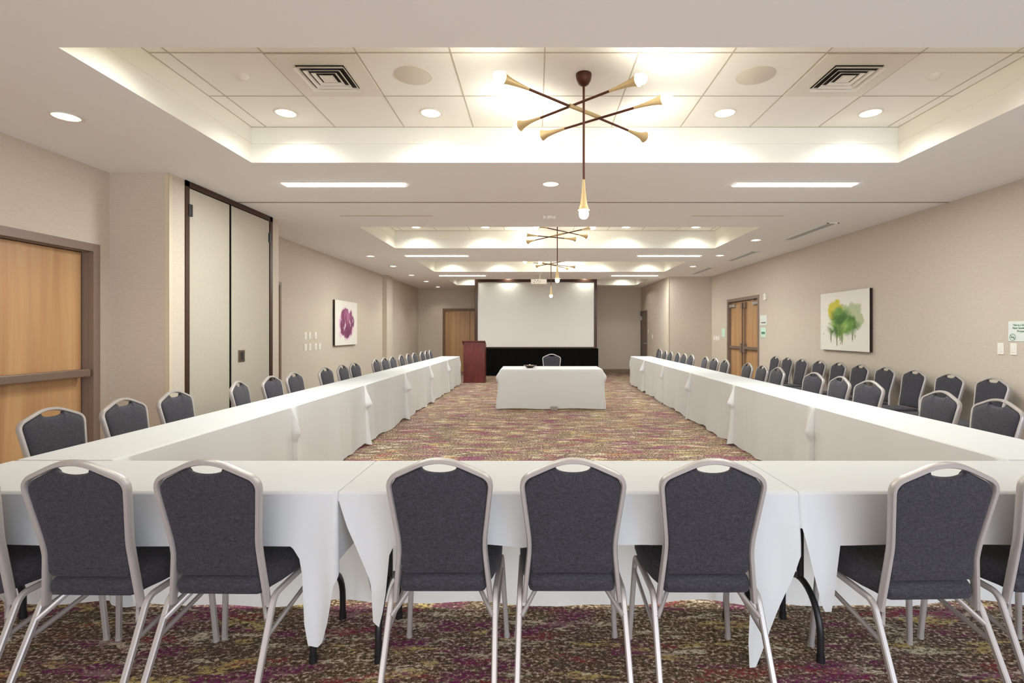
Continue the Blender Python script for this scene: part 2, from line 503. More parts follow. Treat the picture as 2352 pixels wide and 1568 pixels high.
DZ = 2.14   # top of door openings
CX = -3.45  # face of the storage closet
XL2 = -4.03
struct('wall_left', wall_x(XL - WT, XL, YB, 4.82, [(2.86, 4.66, DZ)]), M['wall'])
struct('wall_left_closet_end', MB().box(XL - WT, CX, 4.82, 4.92, 0, CEIL), M['wall'])
struct('wall_left_closet_face', wall_x(CX - 0.10, CX, 4.92, 6.88, [(5.035, 6.70, CEIL - 0.001)]), M['wall'])
struct('wall_left_closet_return', MB().box(XL2 - WT, CX - 0.10, 6.78, 6.88, 0, CEIL), M['wall'])
struct('wall_left_far', wall_x(XL2 - WT, XL2, 6.88, YF, [(7.16, 8.07, DZ)]), M['wall'])
struct('wall_left_pilaster', MB().box(XL2, -3.915, 13.48, 14.02, 0, CEIL), M['wall'])
struct('wall_far', wall_y(YF, YF + WT, XL2 - WT, 3.62 + WT, [(-3.14, -1.36, 0, DZ)]), M['wall'])
struct('wall_right', wall_x(XR, XR + WT, YB, 13.85, [(10.96, 12.69, DZ)]), M['wall'])
struct('wall_right_end', MB().box(3.62, XR + WT, 13.85, 13.95, 0, CEIL), M['wall'])
struct('wall_right_far', wall_x(3.62, 3.62 + WT, 13.95, YF, [(16.62, 17.52, 2.04)]), M['wall'])
struct('wall_behind_camera', wall_y(YB - WT, YB, XL - WT, XR + WT, [(-3.4, 4.5, 0.15, 2.65)]), M['wall'])
# unseen window behind the camera, widened to the left to soften the light
wf = MB()
for x0, x1, z0, z1 in ((-3.4, -3.34, 0.15, 2.65), (4.44, 4.5, 0.15, 2.65), (-3.4, 4.5, 0.15, 0.21), (-3.4, 4.5, 2.59, 2.65), (-1.46, -1.40, 0.15, 2.65), (0.52, 0.58, 0.15, 2.65), (2.50, 2.56, 0.15, 2.65)):
    wf.box(x0, x1, YB - 0.09, YB - 0.03, z0, z1)
win = struct('window_1', wf, M['white'])
gm, gnt, gb = new_mat('window_glass')
gb.inputs['Transmission Weight'].default_value = 1.0; gb.inputs['Roughness'].default_value = 0.0; gb.inputs['IOR'].default_value = 1.05
MB().box(-3.34, 4.44, YB - 0.063, YB - 0.057, 0.21, 2.59).build('pane', gm, win)
# clear corner guard on the closet corner
struct('trim_5', MB().box(CX - 0.035, CX + 0.002, 4.816, 4.82, 0.1, CEIL - 0.01).box(CX, CX + 0.003, 4.816, 4.86, 0.1, CEIL - 0.01), simple('corner_guard', s2l(205, 190, 165), 0.3))
struct('trim_6', MB().box(3.585, 3.62, 13.846, 13.85, 0.1, CEIL - 0.01).box(3.616, 3.62, 13.846, 13.89, 0.1, CEIL - 0.01), bpy.data.materials['corner_guard'])
# baseboards
BH, BT = 0.11, 0.01
b = MB()
b.box(XL, XL + BT, YB, 2.79, 0, BH).box(XL, XL + BT, 4.74, 4.82, 0, BH)
b.box(XL, CX, 4.81, 4.82, 0, BH).box(CX, CX + BT, 4.81, 5.035, 0, BH).box(CX, CX + BT, 6.70, 6.88, 0, BH)
b.box(XL2, CX + BT, 6.88, 6.89, 0, BH).box(XL2, XL2 + BT, 6.89, 7.08, 0, BH).box(XL2, XL2 + BT, 8.15, 13.48, 0, BH)
b.box(XL2, -3.905, 13.47, 13.48, 0, BH).box(-3.915, -3.905, 13.48, 14.02, 0, BH).box(XL2, -3.905, 14.02, 14.03, 0, BH).box(XL2, XL2 + BT, 14.03, YF, 0, BH)
struct('baseboard_left', b, M['base'])
struct('baseboard_far', MB().box(XL2, -3.22, YF - BT, YF, 0, BH).box(-1.28, 3.62, YF - BT, YF, 0, BH), M['base'])
b = MB().box(XR - BT, XR, YB, 10.88, 0, BH).box(XR - BT, XR, 12.77, 13.85, 0, BH).box(3.61, XR, 13.84, 13.85, 0, BH).box(3.61, 3.62, 13.84, 16.56, 0, BH)
struct('baseboard_right', b, M['base'])

# ------------------------------------------------------------------ doors
def frame_x(xw, sgn, y0, y1, zt, w=0.05, proj=0.012, depth=0.11):
    """door frame for an opening in a wall along Y; sgn = direction into the room"""
    mb = MB()
    a, c = xw - sgn * depth, xw + sgn * proj
    for (ya, yb) in ((y0 - w * 0.6, y0 + w * 0.4), (y1 - w * 0.4, y1 + w * 0.6)):
        mb.box(a, c, ya, yb, 0, zt - w * 0.4)
    mb.box(a, c, y0 - w * 0.6, y1 + w * 0.6, zt - w * 0.4, zt + w * 0.6)
    mb.box(xw - sgn * 0.16, xw - sgn * 0.14, y0 - 0.06, y1 + 0.06, 0, zt + 0.06)  # added backing panel, keeps outside light from leaking round the leaves
    # rebate the leaf closes against
    for (ya, yb) in ((y0, y0 + 0.035), (y1 - 0.035, y1)):
        mb.box(xw - sgn * 0.10, xw - sgn * 0.035, ya, yb, 0, zt)
    mb.box(xw - sgn * 0.10, xw - sgn * 0.035, y0, y1, zt - 0.035, zt)
    return mb
# door 1: wood double door in the left wall, near
d1 = struct('door_1', frame_x(XL, 1, 2.86, 4.66, DZ, 0.07), M['frame_taupe'])
for (ya, yb) in ((2.90, 3.755), (3.765, 4.615)):
    MB().bbox(XL - 0.13, XL - 0.085, ya, yb, 0.01, 2.10, 0.003).build('door_leaf', M['wood'], d1)
    pb = MB().bbox(XL - 0.035, XL + 0.02, ya + 0.03, yb - 0.02, 0.985, 1.055, 0.008)
    pb.box(XL - 0.085, XL - 0.03, ya + 0.06, ya + 0.12, 0.99, 1.05).box(XL - 0.085, XL - 0.03, yb - 0.09, yb - 0.03, 0.99, 1.05)
    pb.build('push_bar', M['metal_bar'], d1)
# door 2: storage closet for the folding partition, two tall panels
d2 = struct('door_2', MB().box(CX - 0.05, CX + 0.012, 5.035, 5.09, 0, CEIL - 0.002).box(CX - 0.05, CX + 0.012, 6.635, 6.70, 0, CEIL - 0.002)
            .box(CX - 0.05, CX + 0.012, 5.035, 6.70, 2.822, CEIL - 0.001).box(CX - 0.09, CX - 0.05, 5.035, 6.70, 0, CEIL - 0.002), M['bronze'])
MB().bbox(CX - 0.045, CX + 0.004, 5.10, 5.765, 0.015, 2.815, 0.003).build('door_leaf', M['closet'], d2)
MB().bbox(CX - 0.045, CX + 0.010, 5.80, 5.838, 0.015, 2.815, 0.003).build('astragal', M['closet'], d2)
lf = MB().bbox(CX - 0.045, CX + 0.004, 5.845, 6.625, 0.015, 2.815, 0.003).build('door_leaf', M['closet'], d2)
MB().box(CX - 0.048, CX + 0.003, 5.766, 5.799, 0.01, 2.82).box(CX - 0.048, CX + 0.003, 5.8385, 5.8445, 0.01, 2.82).build('painted_gap_shade', M['gap_shade'], d2)  # flush black strips, painted for the shade in the panel gaps
MB().bbox(CX, CX + 0.022, 5.075, 5.125, 2.535, 2.655, 0.003).build('hinge', M['black'], d2)
MB().bbox(CX, CX + 0.022, 6.605, 6.645, 2.54, 2.66, 0.003).build('hinge', M['black'], d2)
pl = MB().bbox(CX + 0.003, CX + 0.012, 5.93, 6.06, 1.035, 1.175, 0.003).build('pull_plate', M['pullplate'], d2)
MB().box(CX + 0.011, CX + 0.014, 5.975, 6.025, 1.06, 1.15).build('recess', M['black'], pl)
# door 3: beyond the closet, only its far jamb in view
d3 = struct('door_3', frame_x(XL2, 1, 7.16, 8.07, DZ, 0.05), M['frame_taupe'])
MB().bbox(XL2 - 0.10, XL2 - 0.055, 7.19, 8.04, 0.01, 2.11, 0.003).build('door_leaf', M['wood'], d3)
# door 4: wood double door in the far wall
mb = MB()
for xa, xb in ((-3.19, -3.11), (-1.39, -1.31)):
    mb.box(xa, xb, YF - 0.012, YF + 0.1, 0, DZ - 0.03)
mb.box(-3.19, -1.31, YF - 0.012, YF + 0.1, DZ - 0.03, DZ + 0.05)
mb.box(-3.19, -1.31, YF + 0.13, YF + 0.15, 0, DZ + 0.05)  # added light-blocking panel behind the leaves
d4 = struct('door_4', mb, simple('brown_frame_paint', s2l(112, 84, 58), 0.45))
for xa, xb in ((-3.11, -2.255), (-2.245, -1.39)):
    MB().bbox(xa, xb, YF + 0.03, YF + 0.075, 0.01, 2.11, 0.003).build('door_leaf', M['wood'], d4)
# door 5: wood double door with exit hardware in the right wall
d5 = struct('door_5', frame_x(XR, -1, 10.96, 12.69, DZ, 0.07), M['frame_taupe'])
yc = 11.825
for k, (ya, yb) in enumerate(((11.00, yc - 0.004), (yc + 0.004, 12.65))):
    lf = MB().bbox(XR + 0.06, XR + 0.105, ya, yb, 0.01, 2.10, 0.003).build('door_leaf', M['wood'], d5)
    bar = MB().bbox(XR + 0.0, XR + 0.05, ya + 0.04, yb - 0.04, 0.985, 1.05, 0.006)
    bar.box(XR + 0.03, XR + 0.06, ya + 0.06, ya + 0.14, 0.99, 1.045)
    bar.build('push_bar', M['metal_bar'], d5)
    s = -1 if k == 0 else 1
    y1 = yc + s * 0.075
    rod = MB().box(XR + 0.02, XR + 0.045, y1 - 0.011, y1 + 0.011, 0.10, 2.06)
    rod.build('vertical_rod', M['metal_bar'], d5)
    MB().bbox(XR - 0.01, XR + 0.06, y1 - 0.04, y1 + 0.04, 0.90, 1.12, 0.008).build('latch_case', M['metal_bar'], d5)
    MB().bbox(XR + 0.01, XR + 0.06, y1 - 0.035, y1 + 0.035, 1.93, 2.07, 0.006).build('top_latch', M['metal_bar'], d5)
    yo = ya + 0.02 if k == 0 else yb - 0.30
    MB().bbox(XR + 0.0, XR + 0.06, yo, yo + 0.28, 1.98, 2.05, 0.006).build('door_closer', M['steel'], d5)
    MB().tube([(XR + 0.02, yo + 0.14, 2.06), (XR - 0.02, yo + (0.5 if k == 0 else -0.25), 2.075), (XR + 0.03, yo + (0.2 if k == 0 else 0.0), 2.10)], 0.008, 8).build('closer_arm', M['metal_bar'], d5)
# door 6: plain painted metal door near the far right corner
mb = MB().box(3.60, 3.70, 16.57, 16.62, 0, 2.04).box(3.60, 3.70, 17.52, 17.57, 0, 2.04).box(3.60, 3.70, 16.57, 17.57, 2.04, 2.09).box(3.70, 3.72, 16.57, 17.57, 0, 2.09)  # last box is an added panel that stops light leaking in
d6 = struct('door_6', mb, M['brown_dark'])
MB().bbox(3.62, 3.66, 16.62, 17.52, 0.01, 2.04, 0.003).build('door_leaf', M['brown_dark'], d6)
MB().tube([(3.62, 16.70, 1.01), (3.565, 16.70, 1.01), (3.56, 16.82, 1.01)], 0.011, 8).lathe([(0.0, 0), (0.03, 0.0), (0.03, 0.012), (0, 0.012)], (3.608, 16.70, 1.01), (1, 0, 0), 12).build('lever_handle', M['steel'], d6)
MB().bbox(3.585, 3.62, 17.45, 17.52, 1.78, 1.92, 0.004).build('hinge', M['steel'], d6)

# ------------------------------------------------------------------ chairs
def fy(z):
    """depth of the back frame at a height"""
    if z < 0.56: return -0.197 - (z - 0.36) * 0.09
    return -0.215 - (z - 0.56) * 0.20

def make_chair():
    t = thing('banquet_chair', 'x', 'chair', (0, 0, 0), 0, 'charcoal banquet chairs')
    # back frame
    half = [(0.181, 0, 0.362), (0.158, 0, 0.585), (0.190, 0, 0.848), (0.0, 0, 0.936)]
    pts = [half[0], half[1], half[2], half[3], (-0.190, 0, 0.848), (-0.158, 0, 0.585), (-0.181, 0, 0.362)]
    pth = fillet(pts, [0, 0.45, 0.055, 0.20, 0.055, 0.45, 0], 10)
    p3 = [Vector((p.x, fy(p.z), p.z)) for p in pth]
    MB().sweep(p3, 0.0185, 0.030, (0, 1, 0.1), 6, 5).build('back_frame', M['silver'], t)
    # padded back: outline inside the frame with the scooped hand hole
    top = [p for p in pth if p.z > 0.50]
    inset = []
    for p in top:
        q = Vector((p.x * 0.955, 0, p.z - 0.008 if p.z > 0.8 else p.z))
        inset.append(q)
    out = []
    for q in inset:
        if abs(q.x) < 0.072 and q.z > 0.8:
            continue
        out.append(q)
    right = [q for q in out if q.x > 0]; left = [q for q in out if q.x < 0]
    scoop = [Vector((0.066 * cos(a), 0, 0.897 - 0.026 * sin(a) ** 0.8)) for a in [pi * k / 12 for k in range(0, 13)]]
    bot = []
    xb = abs(right[0].x)
    for k in range(5):
        a = k / 4 * pi / 2
        bot.append((0.02 * (1 - cos(a)), 0.02 * sin(a)))
    br = [Vector((xb - 0.02 + 0.02 * sin(k / 4 * pi / 2), 0, 0.472 + 0.02 * (1 - cos(k / 4 * pi / 2)))) for k in range(5)]
    bl = [Vector((-q.x, 0, q.z)) for q in br[::-1]]
    ol = br + right + scoop + left + bl
    c = Vector((0, 0, 0.66)); N = len(ol); mb = MB()
    lay = [(0.985, -0.004), (1.0, 0.004), (0.985, 0.013), (0.95, 0.0195), (0.90, 0.0225), (0.83, 0.025), (0.72, 0.027), (0.5, 0.029), (0.2, 0.030)]
    back = [(0.97, -0.009), (0.90, -0.012), (0.75, -0.0132), (0.5, -0.014), (0.2, -0.0145)]
    rings = back[::-1] + lay
    vs = []
    for s, dy in rings:
        for q in ol:
            p = c + (q - c) * s
            if s < 0.975:
                k = min(1.0, (0.975 - s) / 0.37); d = q - c; th = math.atan2(d.z, d.x)
                e = Vector((0.165 * s * math.copysign(abs(cos(th)) ** 0.6, cos(th)), 0, 0.20 * s * math.copysign(abs(sin(th)) ** 0.6, sin(th)))) + c
                p = p * (1 - k) + e * k
            vs.append((p.x, fy(p.z) + dy, p.z))
    fs = []
    for i in range(len(rings) - 1):
        for j in range(N):
            a, b2 = i * N + j, i * N + (j + 1) % N
            fs.append((a, b2, b2 + N, a + N))
    fs.append(list(range(N))); fs.append(list(range((len(rings) - 1) * N, len(rings) * N)))
    mb.add(vs, fs, True); mb.build('backrest', M['fabric'], t)
    # seat cushion
    prof = [(0.150, -0.212), (0.163, -0.200), (0.170, -0.15), (0.186, -0.10), (0.200, -0.02), (0.206, 0.10), (0.203, 0.165), (0.188, 0.200), (0.155, 0.213), (0.0, 0.217)]
    ol = [(x, y) for x, y in prof] + [(-x, y) for x, y in prof[-2::-1]]
    ol = ol + [(-0.08, -0.213), (0.08, -0.213)]
    N = len(ol); vs = []; fs = []
    lv = [(0.90, 0.401), (0.975, 0.402), (0.995, 0.412), (1.0, 0.430), (0.985, 0.450), (0.95, 0.463), (0.88, 0.470), (0.6, 0.474), (0.25, 0.475)]
    for s, z in lv:
        for x, y in ol: vs.append((x * s, y * s, z))
    for i in range(len(lv) - 1):
        for j in range(N):
            a, b2 = i * N + j, i * N + (j + 1) % N
            fs.append((a, b2, b2 + N, a + N))
    fs.append(list(range(N))[::-1]); fs.append(list(range((len(lv) - 1) * N, len(lv) * N)))
    MB().add(vs, fs, True).build('seat', M['fabric'], t)
    for s in (1, -1):
        # front leg, arching over into the seat rail
        pf = fillet([(s * 0.222, 0.178, 0.012), (s * 0.200, 0.155, 0.389), (s * 0.198, 0.0, 0.389)], 0.055, 8)
        mbf = MB().sweep(pf, 0.021, 0.021, (1, 0, 0), 6, 5)
        mbf.lathe([(0.0, 0), (0.014, 0.0), (0.014, 0.014), (0.0, 0.016)], (s * 0.222, 0.178, 0), (0, 0, 1), 12)
        mbf.build('leg', M['silver'], t)
        pr = fillet([(s * 0.198, 0.0, 0.389), (s * 0.198, -0.185, 0.389), (s * 0.206, -0.368, 0.012)], 0.055, 8)
        mbr = MB().sweep(pr, 0.021, 0.021, (1, 0, 0), 6, 5)
        mbr.lathe([(0.0, 0), (0.014, 0.0), (0.014, 0.014), (0.0, 0.016)], (s * 0.206, -0.371, 0), (0, 0, 1), 12)
        mbr.build('leg', M['silver'], t)
        MB().sweep([(s * 0.200, -0.246, 0.262), (s * 0.205, 0.166, 0.325)], 0.012, 0.018, (0, 0, 1), 6, 4).build('side_brace', M['silver'], t)
        MB().sweep([(s * 0.190, -0.226, 0.318), (s * 0.125, -0.140, 0.400)], 0.013, 0.018, (0, 0, 1), 6, 4).build('corner_brace', M['silver'], t)
    return t

chair0 = make_chair(); used = [False]
def place_chair(x, y, rz, label, group):
    if not used[0]:
        used[0] = True
        chair0.location = (x, y, 0); chair0.rotation_euler = (0, 0, rz); chair0['label'] = label; chair0['group'] = group
        return chair0
    return dup(chair0, (x, y, 0), rz, label, group)

G = 'charcoal banquet chairs at the front table row'
for x, y, r, lb in (
    (-2.155, 2.13, 0.00, 'charcoal banquet chair at the front tables, cut off by the left edge'),
    (-1.655, 2.12, -0.02, 'charcoal banquet chair at the front tables, first whole one from the left'),
    (-1.185, 2.13, -0.02, 'charcoal banquet chair at the front tables, just left of the long hanging cloth corner'),
    (-0.352, 2.15, 0.00, 'charcoal banquet chair at the front tables, left one of the middle three'),
    (0.138, 2.15, 0.00, 'charcoal banquet chair at the front tables, centre one of the middle three'),
    (0.648, 2.14, 0.00, 'charcoal banquet chair at the front tables, right one of the middle three'),
    (1.445, 2.09, 0.03, 'bluish charcoal banquet chair at the front tables, right of the arched black table leg'),
    (1.965, 2.14, 0.00, 'charcoal banquet chair at the front tables, cut off by the right edge')):
    place_chair(x, y, r, lb, G)

ordn = ['nearest the camera', 'second from the camera', 'third from the camera', 'fourth from the camera', 'fifth from the camera', 'sixth from the camera',
        'seventh from the camera', 'eighth from the camera', 'ninth from the camera', 'tenth from the camera', 'eleventh from the camera', 'twelfth from the camera',
        'sixth from the far end', 'fifth from the far end', 'fourth from the far end', 'third from the far end', 'second from the far end', 'at the far end']
left = [(3.09, -2.955), (3.56, -2.87), (4.04, -2.85), (4.84, -2.79), (5.36, -2.77), (5.86, -2.77), (6.70, -2.76), (7.22, -2.73), (7.72, -2.74), (8.72, -2.73),
        (9.21, -2.73), (9.68, -2.72), (10.3, -2.71), (10.87, -2.71), (11.36, -2.70), (12.07, -2.69), (12.57, -2.69), (13.06, -2.69)]
extra = {0: ', in front of the wooden door', 3: ', before the closet doors', 6: ', below white switches', 9: ', below the purple picture'}
for i, (y, x) in enumerate(left):
    place_chair(x + 0.28, y, -pi / 2 + {0: -0.11, 1: 0.0, 3: 0.16, 4: 0.0}.get(i, random.uniform(-0.05, 0.05)), 'grey chair behind left table row, %s%s' % (ordn[i], extra.get(i, '')), 'charcoal banquet chairs behind the left table row')
right = [(3.51, 3.18), (4.01, 3.18), (4.85, 3.18), (5.33, 3.17), (5.82, 3.18), (6.69, 3.17), (7.17, 3.18), (7.66, 3.18), (8.54, 3.17), (9.06, 3.18),
         (9.56, 3.18), (10.42, 3.18), (10.91, 3.18), (11.40, 3.18), (12.0, 3.18), (12.49, 3.18), (12.98, 3.18)]
extra = {0: ', cut by the frame edge', 5: ', before wall chairs', 7: ', before the double door'}
ordr = ordn[:11] + ['sixth from the far end'] + ordn[13:]
for i, (y, x) in enumerate(right):
    place_chair(x - 0.28, y, pi / 2 + random.uniform(-0.06, 0.06), 'grey chair behind right table row, %s%s' % (ordr[i], extra.get(i, '')), 'charcoal banquet chairs behind the right table row')
wallc = [5.183, 5.708, 6.25, 6.77, 7.29, 7.81, 8.34, 8.88, 9.38, 9.87]
extra = {0: '', 2: '', 7: ', near the double door', 9: ''}
for i, y in enumerate(wallc):
    o = 'nearest the camera' if i == 0 else ('at the far end' if i == 9 else ordn[i])
    place_chair(4.355, y, pi / 2 + random.uniform(-0.03, 0.03), 'dark banquet chair standing against the right wall, %s%s' % (o, extra.get(i, '')), 'charcoal banquet chairs against the right wall')
place_chair(3.215, 14.45, pi / 2, 'dark banquet chair beyond the right table row, against the far wall corner', 'charcoal banquet chairs beyond the table rows')
place_chair(0.337, 10.44, pi, 'grey banquet chair behind the single head table, facing the camera', 'charcoal banquet chairs at the head table')

# ------------------------------------------------------------------ tables and cloths
def sm(a, b, x):
    t = max(0.0, min(1.0, (x - a) / (b - a))); return t * t * (3 - 2 * t)

def lerp(pts, x):
    if x <= pts[0][0]: return pts[0][1]
    for (a, p), (b2, q) in zip(pts, pts[1:]):
        if x <= b2: return p + (q - p) * (x - a) / (b2 - a)
    return pts[-1][1]
def cloth(L, D, top, hem, off, warp=None, ds=0.025, nl=18, corner=5):
    """cloth over an L x D table, origin at its centre; sides 0 front(-y) 1 right(+x) 2 back(+y) 3 left(-x)
    hem(side, s) -> height of the hem, off(side, s, t) -> outward offset; s = distance along the side"""
    per = []  # (x, y, nx, ny, side, s)
    cs = [(-L / 2, -D / 2), (L / 2, -D / 2), (L / 2, D / 2), (-L / 2, D / 2)]
    nm = [(0, -1), (1, 0), (0, 1), (-1, 0)]
    for k in range(4):
        a, b2 = cs[k], cs[(k + 1) % 4]; ln = L if k % 2 == 0 else D
        n = max(6, int(ln / ds))
        for i in range(n + 1):
            q = i / n
            per.append((a[0] + (b2[0] - a[0]) * q, a[1] + (b2[1] - a[1]) * q, nm[k][0], nm[k][1], k, q * ln, ln))
        n2 = nm[(k + 1) % 4]
        for j in range(1, corner):
            u = j / corner * pi / 2
            nx, ny = nm[k][0] * cos(u) + n2[0] * sin(u), nm[k][1] * cos(u) + n2[1] * sin(u)
            per.append((b2[0], b2[1], nx, ny, (k, u / (pi / 2)), 0, 0))
    N = len(per)
    def H(p):
        if isinstance(p[4], tuple):
            k, q = p[4]; ln = L if k % 2 == 0 else D
            return hem(k, ln, ln) * (1 - q) + hem((k + 1) % 4, 0, D if k % 2 == 0 else L) * q
        return hem(p[4], p[5], p[6])
    def O(p, t):
        if isinstance(p[4], tuple):
            k, q = p[4]; ln = L if k % 2 == 0 else D
            return off(k, ln, ln, t) * (1 - q) + off((k + 1) % 4, 0, D if k % 2 == 0 else L, t) * q
        return off(p[4], p[5], p[6], t)
    rows = []
    r0 = 0.006
    rows.append([(p[0] * (1 - 2 * r0 / L), p[1] * (1 - 2 * r0 / D), top) for p in per])
    rows.append([(p[0] + p[2] * r0 * 0.5, p[1] + p[3] * r0 * 0.5, top - 0.002) for p in per])
    for i in range(nl + 1):
        q = i / nl
        row = []
        for p in per:
            h = H(p); zz = top - 0.010 - (top - 0.010 - h) * q
            t = (top - zz) / top   # absolute drop, 0..1 of the table height
            o = r0 + O(p, t)
            row.append((p[0] + p[2] * o, p[1] + p[3] * o, zz))
        rows.append(row)
    vs = [v for r in rows for v in r]
    if warp: vs = [warp(*v) for v in vs]
    fs = []
    for i in range(len(rows) - 1):
        for j in range(N):
            a, b2 = i * N + j, i * N + (j + 1) % N
            fs.append((a, a + N, b2 + N, b2))
    mb = MB().add(vs, fs, True)
    mb.f.append(list(range(N))); mb.sm.append(False)
    return mb

FS = ['flap']
def row_cloth(seed, aisle, near_flap, far_free, near_free=False, hem_out=0.525, D=0.5, L=1.815):
    """cloth of a side row: long axis along local x (0 = near end -> L far end)
    aisle: the side index facing the aisle; the other long side hangs over the chair seats"""
    R = random.Random(seed)
    ph = [R.uniform(0, 6.28) for _ in range(6)]; fl = R.uniform(0.7, 1.3); fl2 = R.uniform(0.3, 0.9)
    def near_dist(side, s, ln):  # distance from the near / far corner on a long side
        return (s, ln - s) if side == 0 else (ln - s, s)
    def hem(side, s, ln):
        if side in (0, 2) and side != aisle: return hem_out + 0.012 * sin(7 * s + ph[0])
        if side == aisle:
            dn, df = near_dist(side, s, ln)
            return 0.018 + 0.010 * sin(5 * s + ph[1]) + 0.008 * sin(13 * s + ph[2]) + 0.015 * sm(0.15, 0.0, df)
        if far_free and side == 1: return 0.02 + 0.01 * sin(9 * s)
        q = s / ln if (side == 1) == (aisle == 0) else 1 - s / ln
        return 0.05 + (hem_out - 0.05) * sm(0.15, 0.45, q)
    def off(side, s, ln, t):
        if side == aisle:
            dn, df = near_dist(side, s, ln)
            w = t * (0.0035 * sin(43 * s + ph[2]) * sin(4 * s) + 0.017 * sin(6.5 * s + ph[3]) + 0.009 * sin(15 * s + ph[4]))
            prof = lerp([(0, 0), (0.27 + 0.05 * fl, 1.0), (0.36 + 0.05 * fl, 0.40), (0.7, 0.45), (1.0, 0.75)], t)
            flap = 0.095 * fl * prof * max(0.0, 1 - dn / 0.11)
            flap += 0.030 * fl2 * prof * max(0.0, 1 - df / 0.08)
            groove = -0.012 * sm(0.1, 0.5, t) * exp(-((dn - 0.14) / 0.05) ** 2)
            return 0.004 + 0.022 * t + w + flap + groove
        if side in (0, 2): return 0.004 + 0.01 * t + 0.01 * t * sin(8 * s + ph[5])
        if far_free and side == 1:
            e = exp(-(min(s, ln - s) / 0.12) ** 2)
            return 0.004 + 0.03 * t + 0.06 * e * sm(0, 0.28, t) * (1 - 0.7 * sm(0.32, 0.55, t)) + 0.02 * t * sin(11 * s)
        return 0.0
    return cloth(L, D, 0.742, hem, off, nl=30)

# side rows: six tables each, seams every 1.83 m, the rows lean slightly to the right with depth
def side_row(x_near, x_far, D, side_name, aisle):
    Y0 = 2.582; Y1 = 13.55; n = 6; step = (Y1 - Y0) / n
    ang = math.atan2(x_far - x_near, Y1 - Y0)
    words = ['nearest the camera', 'second from the camera', 'third from the camera', 'third from the far end', 'second from the far end', 'at the far end']
    for k in range(n):
        yc = Y0 + step * (k + 0.5); q = (yc - Y0) / (Y1 - Y0)
        xc = x_near + (x_far - x_near) * q
        mb = row_cloth(11 * k + (1 if side_name == 'left' else 5), aisle, True, k == n - 1, D=D, L=step - 0.0125)
        o = mb.build('tablecloth', M['cloth'])
        o.location = (xc, yc, 0); o.rotation_euler = (0, 0, pi / 2 - ang)
        tag(o, 'white floor-length tablecloth in the %s table row, %s' % (side_name, words[k]), 'tablecloth', 'white tablecloths of the %s table row' % side_name)
# local +x points away from the camera; local +y points to the left, so the aisle is side 0 on the left row, side 2 on the right row
side_row(-2.375, -2.255, 0.475, 'left', 0)
side_row(2.655, 2.785, 0.515, 'right', 2)

# front row
TOPF = 0.742; YF0, YF1 = 2.070, 2.560; DF = YF1 - YF0; YC = (YF0 + YF1) / 2
def front_cloth(x0, x1, hemfront, warp=None, seed=0, lfree=False, rfree=False):
    L = x1 - x0; xc = (x0 + x1) / 2; R = random.Random(seed); ph = [R.uniform(0, 6.28) for _ in range(6)]
    def hem(side, s, ln):
        if side == 0: return hemfront(x0 + s)
        if side == 2:
            x = x1 - s
            return 0.015 + 0.012 * sin(5 * x + ph[0]) + 0.01 * sin(11 * x + ph[1])
        # seam ends: from the front corner height back to the floor-length back drape
        f = hemfront(x1 if side == 1 else x0)
        q = s / ln if side == 1 else 1 - s / ln
        return f + (0.03 - f) * sm(0.45, 1.0, q)
    def off(side, s, ln, t):
        if side == 0:
            x = x0 + s; dl = s; dr = ln - s
            w = t * (0.010 * sin(7 * x + ph[2]) + 0.006 * sin(17 * x + ph[3]))
            w += 0.028 * sm(0.0, 0.3, t) * (exp(-(dl / 0.05) ** 2) * 0.6 + exp(-(dr / 0.05) ** 2) * 0.6) 
            low = sm(0.3, 0.9, t)
            w += 0.012 * low * sin(40 * x + 3 * t)
            return 0.004 + 0.015 * t + w
        if side == 2: return 0.004 + 0.01 * t + 0.008 * t * sin(9 * s + ph[4])
        return 0.0005
    mb = cloth(L - 0.0125, DF, TOPF, hem, off, None, ds=0.012, nl=34)
    if warp: mb.v = [warp(v[0] + xc, v[1] + YC, v[2]) for v in mb.v]; mb.v = [(v[0] - xc, v[1] - YC, v[2]) for v in mb.v]
    o = mb.build('tablecloth', M['cloth']); o.location = (xc, YC, 0)
    return o
H = 0.528
h1 = lambda x: lerp([(-2.63, H), (-2.2, H + .006), (-1.9, H - .006), (-1.4, H - .002), (-0.985, H - .004), (-0.945, 0.46), (-0.925, 0.13), (-0.885, 0.115), (-0.86, 0.14), (-0.83, 0.24), (-0.797, 0.46)], x)
h2 = lambda x: lerp([(-0.797, 0.705), (-0.76, 0.60), (-0.70, 0.46), (-0.665, 0.38), (-0.655, 0.235), (-0.625, 0.21), (-0.605, 0.33), (-0.592, 0.49), (-0.575, H), (-0.2, H + .004), (-0.105, H - 0.006), (-0.06, H - .012), (0.0, H - .004),
                     (0.3, H), (0.42, H + .004), (0.80, H), (0.852, H), (0.868, 0.30), (0.885, 0.045), (0.915, 0.05), (0.95, 0.16), (1.00, 0.33), (1.06, 0.52)], x)
h3 = lambda x: lerp([(1.06, 0.60), (1.085, 0.50), (1.12, 0.36), (1.15, 0.262), (1.185, 0.262), (1.20, 0.40), (1.215, H), (1.7, H + 0.004), (2.9, H)], x)
c1 = front_cloth(-2.62, -0.797, h1, seed=2)
tag(c1, 'left tablecloth of the front row, its long corner hanging near the floor', 'tablecloth', 'white tablecloths of the front table row')
def warp2(x, y, z):
    if x > 0.80 and z < 0.38 and y < 2.2: x -= 0.13 * (0.38 - z)
    return (x, y, z)
c2 = front_cloth(-0.797, 1.06, h2, warp2, seed=5)
tag(c2, 'white tablecloth of the front row, middle one, behind three chairs', 'tablecloth', 'white tablecloths of the front table row')
c3 = front_cloth(1.06, 2.905, h3, seed=9)
